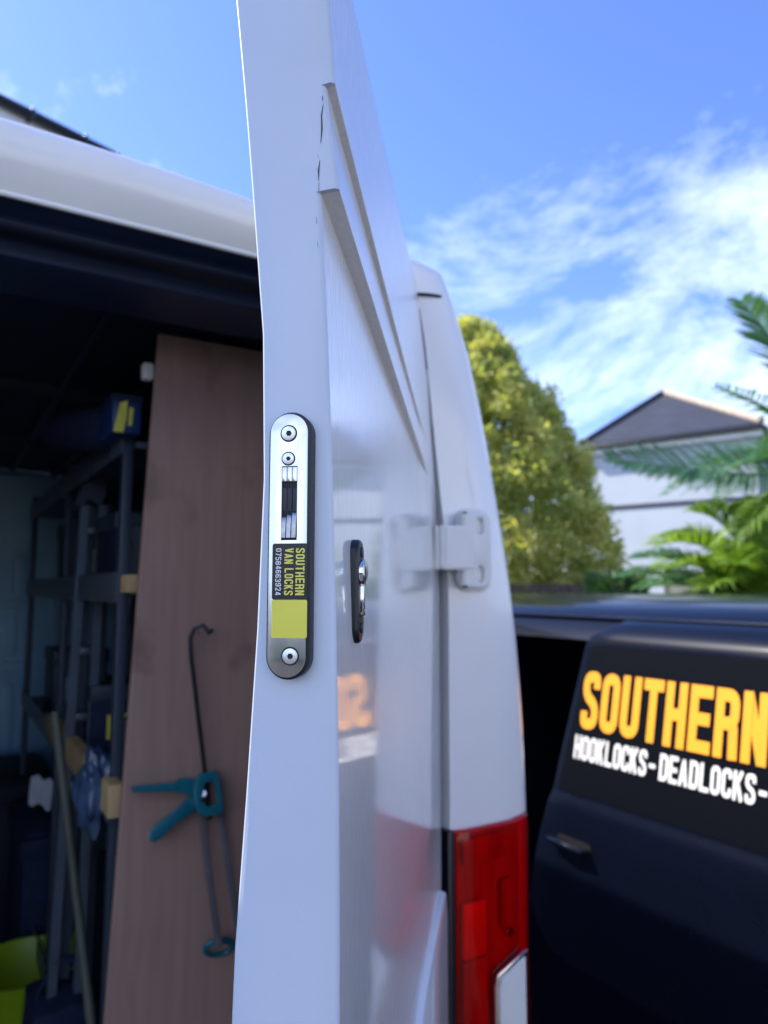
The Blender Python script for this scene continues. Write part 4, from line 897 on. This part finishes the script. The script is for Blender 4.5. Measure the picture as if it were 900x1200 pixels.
# handle near the leading edge
hp0 = bsurf(648, 984); hp1 = bsurf(690, 994); hzc = (hp0.z + hp1.z) / 2
SFm = (Vector((dx(hzc) - 0.0005, 0, 0)), Vector((0, -1, 0)), Vector((0, 0, 1)), Vector((-1, 0, 0)))
ya, yb = -hp0.y, -hp1.y
prism('handle_recess', stadium(0.035, abs(yb - ya) * .8, 10)[:0] or rrect(ya + 0.02, hzc - 0.020, yb + 0.01, hzc + 0.018, 0.016), SFm, 0.001, M_HOLE, sld)
hd = tube('handle', [Vector((dx(hzc) + 0.002, -ya, hzc + .002)), Vector((dx(hzc) - 0.020, -ya - 0.006, hzc + .002)), Vector((dx(hzc) - 0.028, -(ya + yb) / 2, hzc)), Vector((dx(hzc) - 0.022, -yb + 0.006, hzc - .004)), Vector((dx(hzc) + 0.002, -yb, hzc - .004))], [0.010, 0.012, 0.0125, 0.012, 0.009], M_BLACK, sld, seg=12)
# body: stations along the van, cross-section left sill -> roof -> right sill
BW = 1.90
BS = [(0.09, 0.30), (0.085, 0.60), (0.075, 1.00), (0.078, ZCR - .01), (0.10, ZCR + 0.01), (0.185, 1.78), (0.225, 1.84), (0.30, 1.882), (0.42, 1.908), (0.62, 1.922), (BW / 2, 1.930)]
BSm = BS + [(BW - x, z) for x, z in BS[-2::-1]]
cut = 6                               # index of the cant rail above the door opening
bring = lambda pts, y: [Vector((x, y, z)) for x, z in pts]
NH_ = len(APR); i0 = len(right) + 2
hoff = [0.034 * min(1.0, max(0.0, (min(i, NH_ - 1 - i) - i0) / 4.0)) for i in range(NH_)]        # the header leans in towards its lower lip
hring = lambda pts, y, k=1.0: [Vector((x, y + hoff[i] * k, z)) for i, (x, z) in enumerate(pts)]
OPN = 0.98
loft('roof', [bring([(x, z - (0.02 if y == -3.06 else 0)) for x, z in BSm[cut - 1:len(BSm) - cut + 1]], y) for y in (-3.06, -2.9, -1.5, 0, 1.0, 1.55)], M_BLACK, bvan, auto=40)
loft('rear_quarter', [bring(BSm[:cut], y) for y in (-3.05, -1.0, -0.06)], M_BLACK, bvan, auto=30)
loft('front_wing', [bring([(x + .01 * i, z * (1 if i < 2 else s)) for x, z in BSm[:cut]], y) for i, (y, s) in enumerate(((OPN, 1), (1.55, 1), (2.0, .80), (2.35, .60), (2.6, .55)))], M_BLACK, bvan, auto=30)
loft('side_panel', [bring([(x - .01 * i, z * (1 if i < 2 else s)) for x, z in BSm[-cut:]], y) for i, (y, s) in enumerate(((-3.05, 1), (1.55, 1), (2.0, .80), (2.35, .60), (2.6, .55)))], M_BLACK, bvan, auto=30)
mesh('windscreen', [(0.2, 1.552, 1.86), (BW - .2, 1.552, 1.86), (BW - .12, 2.35, 1.08), (0.12, 2.35, 1.08)], [(0, 1, 2, 3)], M_GLASS, bvan)
mesh('bonnet', [(0.12, 2.352, 1.075), (BW - .12, 2.352, 1.075), (BW - .15, 2.85, .92), (0.15, 2.85, .92), (0.2, 2.9, .4), (BW - .2, 2.9, .4)], [(0, 1, 2, 3), (3, 2, 5, 4)], M_BLACK, bvan)
mesh('tailgate', [(0.10, -3.062, .45), (BW - .10, -3.062, .45), (BW - .09, -3.062, ZCR), (BW - .19, -3.062, 1.80), (BW / 2, -3.062, 1.90), (0.19, -3.062, 1.80), (0.09, -3.062, ZCR)], [(0, 1, 2, 3, 4, 5, 6)], M_BLACK, bvan)
mesh('rear_window', [(0.2, -3.068, ZCR + .05), (BW - .2, -3.068, ZCR + .05), (BW - .26, -3.068, 1.76), (0.26, -3.068, 1.76)], [(0, 1, 2, 3)], M_GLASS, bvan)
box('sill', (0.10, -3.0, 0.26), (BW - .10, 2.5, 0.34), M_BLACKPL, bvan, .01)
box('load_floor', (0.12, -2.9, 0.42), (BW - .12, 1.5, 0.46), M_DARKIN, bvan)
box('partition', (0.14, 1.12, 0.46), (BW - .14, 1.15, 1.80), M_DARKIN, bvan, .005)
loft('headlining', [bring([(x, z - .02) for x, z in BSm[cut + 1:len(BSm) - cut - 1]], y) for y in (-2.9, 1.5)], M_DARKIN, bvan)
box('inner_wall', (BW - .20, -2.9, 0.46), (BW - .17, 1.1, 1.74), M_DARKIN, bvan, .005)
box('pillar', (0.10, OPN - 0.10, .34), (0.19, OPN + 0.02, 1.80), M_DARKIN, bvan, .01)
box('step_plate', (0.11, 0.0, .345), (0.30, OPN - .1, .415), M_BLACKPL, bvan, .006)
p = bsurf(632, 790)
prism('trim_panel', rrect(-0.62, 0.9, -0.15, 1.62, 0.03), (Vector((BW - .205, 0, 0)), Vector((0, 1, 0)) * -1, Vector((0, 0, 1)), Vector((-1, 0, 0))), 0.02, M_NAVY, bvan, bevel=0.006)
# rain channel along the roof edge
tube('roof_gutter', [Vector((0.232, y, 1.852)) for y in np.linspace(-3.0, 1.5, 12)], 0.007, M_BLACK, bvan, seg=8)
for x in (0.20, BW - 0.20):
    for y in (-2.1, 1.55): wheel(bvan, x, y, 0.33, 0.21)

# ================================================================== HOUSES, FENCE, WALL
# house straight ahead on the left: only its gutter and eave show above the white van
DH = Vector((math.sin(R(39)), math.cos(R(39)), 0)); EH = atY(133, 181, 7.5); NH = Vector((DH.y, -DH.x, 0))    # NH points to the camera side
hw0 = thing('white_house', 'white rendered house with black gutter showing above the white van roof', 'house', (EH.x, EH.y, 0), math.atan2(DH.y, DH.x))
ZE = EH.z       # local: x along the eave (0 = its right end), y away from the camera
mesh('wall', [(x, y, z) for x in (-9, -0.15) for y in (0.28, 6.2) for z in (0.0, ZE - 0.16)], [(0, 1, 3, 2), (4, 6, 7, 5), (0, 4, 5, 1), (2, 3, 7, 6), (1, 5, 7, 3)], M_RENDER, hw0)
box('fascia', (-9.1, 0.05, ZE - 0.20), (-0.02, 0.075, ZE - 0.01), M_GREYPL, hw0)
box('soffit', (-9.1, 0.076, ZE - 0.20), (-0.02, 0.30, ZE - 0.185), M_GREYPL, hw0)
gut = [(-0.06, 0.0), (-0.058, -0.035), (-0.035, -0.062), (0.0, -0.07), (0.035, -0.062), (0.05, -0.035), (0.05, 0.0), (0.044, 0.0), (0.03, -0.05), (0, -0.062), (-0.03, -0.055), (-0.054, 0.0)]
gt = loft('gutter', [[Vector((x, y - 0.012, ZE + z)) for y, z in gut] for x in (-9.1, -3, 0.0)], M_GUT, hw0, closed=True, cap=True)
for x in (-0.35, -0.9, -1.7, -2.6, -3.5): box('gutter_bracket', (x - .02, -0.082, ZE - 0.085), (x + .02, 0.045, ZE + 0.012), M_GUT, hw0, .006)
box('stop_end', (-0.004, -0.082, ZE - 0.078), (0.02, 0.046, ZE + 0.010), M_GUT, hw0, .004)
mesh('roof', [(-9.2, 0.0, ZE + .03), (-0.0, 0.0, ZE + .03), (-0.0, 3.2, ZE + 1.3), (-9.2, 3.2, ZE + 1.3), (-0.0, 6.4, ZE + .03), (-9.2, 6.4, ZE + .03)], [(0, 1, 2, 3), (3, 2, 4, 5)], M_SLATE, hw0)
mesh('gable', [(-0.149, 0.3, ZE - .16), (-0.149, 6.1, ZE - .16), (-0.149, 3.2, ZE + 1.2)], [(0, 1, 2)], M_RENDER, hw0)

# white house with hipped slate roof on the right
A_ = atY(690, 523, 17.0); DHr = Vector((-math.sin(R(51)), math.cos(R(51)), 0))     # runs away to the left
hx_ = Vector((-DHr.x, -DHr.y, 0))       # towards the near right end
ry = math.atan2(hx_.y, hx_.x)
hs = thing('hipped_house', 'white two storey house with hipped dark slate roof behind the tree', 'house', (A_.x, A_.y, 0), ry)
MH = Matrix.Translation((A_.x, A_.y, 0)) @ Matrix.Rotation(ry, 4, 'Z'); MHi = MH.inverted()
nH = MH.to_3x3() @ Vector((0, 1, 0))
def hh(px, py, y=0.0): return MHi @ hit(px, py, MH @ Vector((0, y, 0)), nH)
ZE2 = A_.z; HL = hh(886, 497).x; HD = 5.6
print('house', A_, HL, hh(886, 497), hh(778, 461, HD / 2))
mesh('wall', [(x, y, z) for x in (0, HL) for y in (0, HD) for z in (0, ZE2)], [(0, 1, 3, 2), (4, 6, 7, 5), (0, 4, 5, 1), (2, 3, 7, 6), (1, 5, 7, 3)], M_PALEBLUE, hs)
ov = 0.14; apz = hh(778, 461, HD / 2).z; apx = hh(778, 461, HD / 2).x
rz_ = ZE2 + 0.02
rv = [(-ov, -ov, rz_), (HL + ov, -ov, rz_), (HL + ov, HD + ov, rz_), (-ov, HD + ov, rz_), (apx, HD / 2 + 0.0, apz)]
mesh('roof', rv + [(x, y, z - .10) for x, y, z in rv[:4]], [(0, 1, 4), (1, 2, 4), (2, 3, 4), (3, 0, 4), (5, 6, 1, 0), (6, 7, 2, 1), (7, 8, 3, 2), (8, 5, 0, 3), (5, 8, 7, 6)], M_SLATE, hs)
for a in (0, 1, 2, 3): tube('hip_ridge', [Vector(rv[a]) + Vector((0, 0, .03)), Vector(rv[4]) + Vector((0, 0, .04))], 0.075, M_RIDGE if a in (1, 2) else M_SLATE, hs, seg=8)
box('fascia', (-ov + .01, -ov + .02, ZE2 - .24), (HL + ov - .01, -ov + .05, ZE2 - .085), M_GREYPL, hs)
box('gutter', (-ov, -ov - .09, ZE2 - .12), (HL + ov, -ov + .018, ZE2 - .03), M_GUT, hs, .02)
box('soffit', (-ov + .01, -ov + .051, ZE2 - .20), (HL + ov - .01, -0.002, ZE2 - .18), M_GREYPL, hs)
bz = hh(760, 592).z; box('band_course', (-.02, -.02, bz - .04), (HL + .02, .0, bz + .04), M_SLATE, hs)
# neighbouring wing at the right with a downpipe
hs2 = thing('neighbour_house', 'white house wall with dark downpipe behind the upper palm fronds', 'house', MH @ Vector((HL + 0.5, 0.3, 0)), ry)
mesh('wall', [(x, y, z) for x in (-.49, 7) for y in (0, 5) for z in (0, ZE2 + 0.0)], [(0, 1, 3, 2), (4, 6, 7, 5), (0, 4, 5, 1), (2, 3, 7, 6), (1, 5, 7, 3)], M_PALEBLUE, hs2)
mesh('roof', [(-.3, -.2, ZE2 + .02), (7.2, -.2, ZE2 + .02), (7.2, 2.5, ZE2 + 1.2), (-.3, 2.5, ZE2 + 1.2), (7.2, 5.2, ZE2 + .02), (-.3, 5.2, ZE2 + .02)], [(0, 1, 2, 3), (3, 2, 4, 5)], M_SLATE, hs2)
tube('downpipe', [Vector((-0.30, -0.36, ZE2 - .1)), Vector((-0.30, -0.3, ZE2 - .3)), Vector((-0.28, -0.08, ZE2 - .55)), Vector((-0.28, -0.08, 0.0))], 0.055, M_GUT, hs2, seg=10)
# unseen house added behind the camera to bounce sunlight on to the pillar
def sun_bounce_house(nm, label, az, dist, wid, face_az, wall_m, roof_m):
    t = thing(nm, label, 'house', (math.sin(R(az)) * dist, math.cos(R(az)) * dist, 0), -R(face_az) + math.pi)      # local -y looks along face_az
    mesh('wall', [(x, y, z) for x in (-wid / 2, wid / 2) for y in (0, 6) for z in (0, 5.4)], [(0, 1, 3, 2), (4, 6, 7, 5), (0, 4, 5, 1), (2, 3, 7, 6), (1, 5, 7, 3)], wall_m, t)
    mesh('roof', [(-wid / 2 - .2, -.35, 5.35), (wid / 2 + .2, -.35, 5.35), (wid / 2 + .2, 3, 7.3), (-wid / 2 - .2, 3, 7.3), (wid / 2 + .2, 6.35, 5.35), (-wid / 2 - .2, 6.35, 5.35)], [(0, 1, 2, 3), (3, 2, 4, 5), (0, 3, 5), (1, 4, 2)], roof_m, t)
    for x in (-wid * .3, wid * .3):
        for z in (0.9, 3.3):
            w = box('window', (x - .75, -.03, z), (x + .75, .02, z + 1.25), M_GREYPL, t, .01)
            for k in (-1, 1): box('pane', (x + .37 * k - .33, -.035, z + .08), (x + .37 * k + .33, -.031, z + 1.17), M_GLASS, w)
    d = box('door', (-.48, -.04, 0), (.48, .02, 2.05), M_BLUE, t, .01); box('handle', (.32, -.09, 1.0), (.40, -.041, 1.06), M_CHROME, d, .005)
    return t
sun_bounce_house('sun_bounce_house', 'unseen white house with blue door, added to bounce sunlight on to the vans', 120, 10.0, 13.0, -58, M_RENDER, M_SLATE)

# fence below the tree: posts and boards
f0 = atY(560, 684, 9.2); f1 = atY(760, 684, 9.2); FZ = f0.z
fence = thing('board_fence', 'brown vertical board fence below the golden tree', 'fence', (f0.x, f0.y, 0), 0)
nb = 17; fw = (f1.x - f0.x)
bmesh_board = None
for i in range(nb):
    x = fw * i / nb
    if bmesh_board is None:
        ob = box('board', (0, 0, 0.03), (fw / nb - .012, 0.022, FZ - .03), M_FENCE, fence, .004); bmesh_board = ob.data
    else:
        ob = bpy.data.objects.new('board', bmesh_board); link(ob, fence)
    ob.location = (x, random.uniform(-.004, .004), random.uniform(-.01, .004))
box('rail', (0, 0.03, FZ - .4), (fw, 0.07, FZ - .32), M_FENCE, fence); box('rail', (0, 0.03, 0.4), (fw, 0.07, 0.48), M_FENCE, fence)
box('capping', (-.02, -.02, FZ - .024), (fw + .02, .05, FZ), M_FENCE, fence, .004)
for x in (0.02, fw * .5, fw - .1): box('post', (x, 0.072, 0), (x + .09, 0.16, FZ - .03), M_FENCE, fence, .004)
# cream garden wall in the sun behind the palms
c0 = atY(785, 668, 9.8); c1 = atY(905, 668, 9.8)
gw = box('garden_wall', (0, 0, 0), (c1.x - c0.x, 0.25, c0.z), M_CREAM, None, 0.02); gw.location = (c0.x, c0.y, 0); tag(gw, 'low cream rendered garden wall glimpsed between the palm fronds', 'wall')

# ================================================================== VEGETATION
def quads_obj(name, centers, right, up, m, parent, w, h, shape='leaf'):
    """leaf cards: pointed lozenges from centre/axes arrays"""
    n = len(centers); V = np.empty((n, 4, 3)); hw_ = w[:, None] / 2; hh_ = h[:, None]
    V[:, 0] = centers; V[:, 1] = centers + right * hw_ + up * hh_ * .5; V[:, 2] = centers + up * hh_; V[:, 3] = centers - right * hw_ + up * hh_ * .5
    me = bpy.data.meshes.new(name); me.vertices.add(n * 4); me.vertices.foreach_set('co', V.reshape(-1))
    me.loops.add(n * 4); me.loops.foreach_set('vertex_index', np.arange(n * 4, dtype=np.int32)); me.polygons.add(n)
    me.polygons.foreach_set('loop_start', np.arange(0, n * 4, 4, dtype=np.int32)); me.polygons.foreach_set('loop_total', np.full(n, 4, dtype=np.int32))
    me.update(); me.validate(); me.materials.append(m); return link(bpy.data.objects.new(name, me), parent)
def unit(a): return a / (np.linalg.norm(a, axis=1, keepdims=True) + 1e-9)
def frame_from(n):
    d = unit(RNG.normal(size=(n, 3))); r_ = unit(np.cross(d, RNG.normal(size=(n, 3)))); return d, r_

# the round golden tree
TY = 11.5; tbse = atY(578, 690, TY); tree = thing('tree', 'rounded golden green tree behind the fence beside the white van', 'tree', (tbse.x, TY, 0))
ttop = atY(552, 381, TY).z; crown_b = 1.2
outl = [(381, 3, -25), (400, 38, -25), (430, 62, -22), (470, 84, -18), (520, 112, -10), (570, 132, -2), (620, 144, 4), (655, 146, 6), (685, 128, 4), (720, 90, 0)]
prof_r = sorted([(atY(578, y, TY).z, hwp / F * TY * 0.98, off / F * TY) for y, hwp, off in outl])
pr_r = [(a, b) for a, b, c in prof_r]; pr_o = [(a, c) for a, b, c in prof_r]
cc, rad = [], []
for i in range(700):
    z = crown_b + (ttop - .08 - crown_b) * (RNG.random() ** 0.85); rr_ = interp(pr_r, z); a = RNG.uniform(0, 2 * math.pi)
    dep = 1.0 - abs(RNG.normal(0, 0.16)); lump = 1 + 0.22 * mnoise.noise(Vector((math.cos(a) * 2.2, math.sin(a) * 2.2, z * 1.6)))
    q = max(0.0, rr_ * dep * lump - 0.10); cc.append((interp(pr_o, z) + q * math.cos(a), q * math.sin(a) * 1.0, z)); rad.append(RNG.uniform(0.10, 0.27))
cc = np.array(cc); rad = np.array(rad); per = 110
idx = np.repeat(np.arange(len(cc)), per); n = len(idx)
pos = cc[idx] + unit(RNG.normal(size=(n, 3))) * (rad[idx] * RNG.random(n) ** 0.45)[:, None]
up_, rt_ = frame_from(n); up_[:, 2] += 0.25; up_ = unit(up_); rt_ = unit(np.cross(up_, RNG.normal(size=(n, 3))))
nc = 26000; zc2 = crown_b + (ttop - .25 - crown_b) * RNG.random(nc); ac = RNG.uniform(0, 2 * math.pi, nc)
rc = np.array([interp(pr_r, z) for z in zc2]) * .86 * np.sqrt(RNG.random(nc)); oc = np.array([interp(pr_o, z) for z in zc2])
pos = np.concatenate([pos, np.stack([oc + rc * np.cos(ac), rc * np.sin(ac), zc2], 1)]); n = len(pos)
up_, rt_ = frame_from(n); up_[:, 2] += 0.25; up_ = unit(up_); rt_ = unit(np.cross(up_, RNG.normal(size=(n, 3))))
quads_obj('crown', pos, rt_, up_, M_LEAF, tree, RNG.uniform(.036, .066, n), RNG.uniform(.065, .115, n))
tz = [(0.0, .17), (.5, .14), (1.2, .12), (2.2, .09), (3.6, .05), (5.0, .02)]
tube('trunk', [Vector((-0.05 * math.sin(z * 1.3), 0.04 * math.sin(z * 2), z)) for z, _ in tz], [r_ for _, r_ in tz], M_BARK, tree, seg=10)
for i in range(12):
    a = i * 2.4; z0 = 0.9 + i * .26; L_ = max(.25, interp(pr_r, z0 + .6) * .75)
    tube('limb', [Vector((0, 0, z0)), Vector((math.cos(a) * L_ * .5, math.sin(a) * L_ * .5, z0 + .28)), Vector((math.cos(a) * L_, math.sin(a) * L_, z0 + .7))], [.045, .03, .01], M_BARK, tree, seg=6)

# palms
def frond(palm, p0, ctrl, p1, leaf_len, m, npair=46, droop=0.25, vee=0.5, width=0.009, start=0.15, twist=None):
    p0, ctrl, p1 = Vector(p0), Vector(ctrl), Vector(p1)
    Bz = lambda t: p0 * (1 - t) ** 2 + ctrl * 2 * t * (1 - t) + p1 * t * t
    Tn = lambda t: ((ctrl - p0) * (1 - t) + (p1 - ctrl) * t).normalized()
    pts = [Bz(t) for t in np.linspace(0, 1, 12)]
    vs, fs = [], []
    k_ = 5; ref = None
    for i, p in enumerate(pts):
        t = Tn(i / 11); s = t.cross(Vector((0, 0, 1))); s = s.normalized() if s.length > 1e-3 else Vector((1, 0, 0)); u = s.cross(t)
        r_ = 0.014 * (1 - .85 * i / 11)
        for k in range(k_): a = 2 * math.pi * k / k_; vs.append(p + (s * math.cos(a) + u * math.sin(a)) * r_)
    for i in range(11):
        for k in range(k_): fs.append((i * k_ + k, i * k_ + (k + 1) % k_, (i + 1) * k_ + (k + 1) % k_, (i + 1) * k_ + k))
    for i in range(npair):
        t = start + (1 - start) * (i + random.random() * .5) / npair; p = Bz(t); d = Tn(t)
        s = d.cross(Vector((0, 0, 1))); s = s.normalized() if s.length > 1e-3 else Vector((1, 0, 0)); u = s.cross(d).normalized()
        if twist: 
            rm = Matrix.Rotation(twist, 3, d); s = rm @ s; u = rm @ u
        env = math.sin(math.pi * min(1, .12 + t * .86)) ** .55
        for sg in (-1, 1):
            L_ = leaf_len * env * random.uniform(.85, 1.1); fw_ = 0.55 + 0.5 * t
            ld = (s * sg + d * fw_ + u * vee * random.uniform(.6, 1.2)).normalized()
            q1 = p + ld * L_ * .55; q2 = p + ld * L_ + Vector((0, 0, -droop * L_ * random.uniform(.5, 1.2)))
            wv = ld.cross(u).normalized() * width; wv2 = wv.normalized() * (width * .2)
            wv = (wv + u * width * random.uniform(-.6, .6)); b = len(vs)
            vs += [p - wv * .6, p + wv * .6, q1 + wv, q1 - wv, q2 + wv2, q2 - wv2]
            fs += [(b, b + 1, b + 2, b + 3), (b + 3, b + 2, b + 4, b + 5)]
    me = bpy.data.meshes.new('frond'); me.from_pydata([tuple(v) for v in vs], [], fs); me.materials.append(m)
    return link(bpy.data.objects.new('frond', me), palm)
PY = 5.6
pc = atY(1000, 560, PY); palm = thing('palm_tree', 'tall feather palm with arching dark fronds at the right edge', 'palm tree', (pc.x, PY, 0))
Pk = lambda px, py, y=PY: atY(px, py, y) - Vector((pc.x, PY, 0))
tr = [(0, .17), (.4, .15), (1.0, .135), (pc.z * .6, .13), (pc.z - .25, .14), (pc.z - .02, .16), (pc.z + .08, .08)]
tube('trunk', [Vector((0.02 * math.sin(z * 3), 0, z)) for z, _ in tr], [r_ for _, r_ in tr], M_BARK, palm, seg=12)
crn = Vector((0, 0, pc.z))
frond(palm, crn, Pk(850, 560, PY - .25), Pk(712, 536, PY - .35), 0.36, M_PALM, 84, vee=.35, droop=.10, start=.2, twist=R(-52), width=.009)
frond(palm, crn, Pk(930, 420, PY - .2), Pk(868, 352, PY - .7), 0.36, M_PALM, 70, vee=.5, droop=.1)
frond(palm, crn, Pk(930, 480, PY - .3), Pk(838, 452, PY - .6), 0.26, M_PALM, 34, vee=.3, droop=.3)
frond(palm, crn, Pk(960, 380, PY), Pk(915, 300, PY + .2), 0.38, M_PALM, 70)
frond(palm, crn, Pk(930, 560, PY - .3), Pk(850, 640, PY - .5), 0.36, M_PALM2, 44, droop=.4)
for a in np.linspace(0.3, 2 * math.pi - 1.3, 11):
    e = random.uniform(.2, .9); L_ = random.uniform(1.2, 1.5); dv = Vector((math.cos(a - 1.6), math.sin(a - 1.6) * 1.0, 0))
    frond(palm, crn, crn + dv * L_ * .5 + Vector((0, 0, .6 * e + .2)), crn + dv * L_ + Vector((0, 0, .9 * e - .35)), .4, M_PALM, 36)
# bushy low palm in front
p2 = atY(905, 745, 6.4); palm2 = thing('bushy_palm', 'low bushy palm with bright green fronds above the black van roof', 'palm', (p2.x, 6.4, 0))
P2 = lambda px, py, y=6.4: atY(px, py, y) - Vector((p2.x, 6.4, 0))
b_ = Vector((0, 0, p2.z)); tube('trunk', [Vector((0, 0, 0)), Vector((0.02, 0, p2.z * .5)), Vector((0, 0, p2.z)), Vector((0, 0, p2.z + .1))], [.2, .17, .19, .1], M_BARK, palm2, seg=12)
for (cx, cy, ex, ey, dy, mm_) in ((850, 610, 768, 640, -.3, M_PALM2), (860, 640, 775, 668, -.5, M_PALM2), (870, 600, 812, 600, .2, M_PALM2), (890, 600, 850, 598, -.2, M_PALM2), (905, 600, 890, 590, -.1, M_PALM2),
        (850, 670, 752, 690, -.4, M_PALM), (830, 660, 728, 676, .2, M_PALM), (880, 660, 830, 690, -.8, M_PALM2), (925, 610, 950, 600, 0, M_PALM2), (890, 650, 862, 662, -.9, M_PALM2), (940, 640, 1000, 660, -.2, M_PALM2), (840, 640, 742, 655, .3, M_PALM),
        (845, 625, 790, 628, .1, M_PALM2), (905, 640, 905, 650, -.9, M_PALM2), (870, 690, 800, 712, -.6, M_PALM2), (880, 700, 846, 715, -.8, M_PALM2)):
    frond(palm2, b_, P2(cx, cy, 6.4 + dy * .6), P2(ex, ey, 6.4 + dy), 0.42, mm_, 84, droop=.3, vee=.55, width=.009)
# clipped hedge added out of view as a dark reflection for the lock plate
hg = thing('reflection_hedge', 'long clipped dark green hedge added out of view to darken the lock plate', 'reflection_hedge', (-4.5, -8.5, 0)); n = 9000
pos = np.stack([RNG.uniform(-4.5, 4.5, n), RNG.uniform(-.5, .5, n), 1.75 * RNG.random(n)], 1)
sh = RNG.random(n) < .75; pos[sh, 1] = .48 + RNG.normal(0, .05, sh.sum())
up_, rt_ = frame_from(n); quads_obj('foliage', pos, rt_, up_, M_SHRUB, hg, RNG.uniform(.08, .14, n), RNG.uniform(.12, .2, n))
box('core', (-4.4, -.35, 0), (4.4, .4, 1.65), M_BARK, hg, .1)
# dark shrub at the foot of the tree
sp = atY(722, 690, 8.2); shrub = thing('shrub', 'dark green shrub between the fence and the low palm', 'shrub', (sp.x, 8.2, 0))
n = 5200; a = RNG.uniform(0, 2 * math.pi, n); rr_ = RNG.random(n) ** .4; zz = RNG.random(n)
pos = np.stack([np.cos(a) * rr_ * .42 * (1.05 - zz * .5), np.sin(a) * rr_ * .42, .35 + zz * (sp.z + .12 - .35)], 1)
up_ = unit(np.stack([np.cos(a) * .7, np.sin(a) * .7, RNG.uniform(.1, 1, n)], 1)); rt_ = unit(np.cross(up_, RNG.normal(size=(n, 3))))
quads_obj('foliage', pos, rt_, up_, M_SHRUB, shrub, RNG.uniform(.02, .035, n), RNG.uniform(.10, .2, n))
for k in range(5): tube('stem', [Vector((0.03 * k - .06, 0, 0)), Vector((0.06 * k - .12, .02 * k, .6)), Vector((.1 * k - .2, .03 * k, 1.4))], [.02, .015, .006], M_BARK, shrub, seg=6)
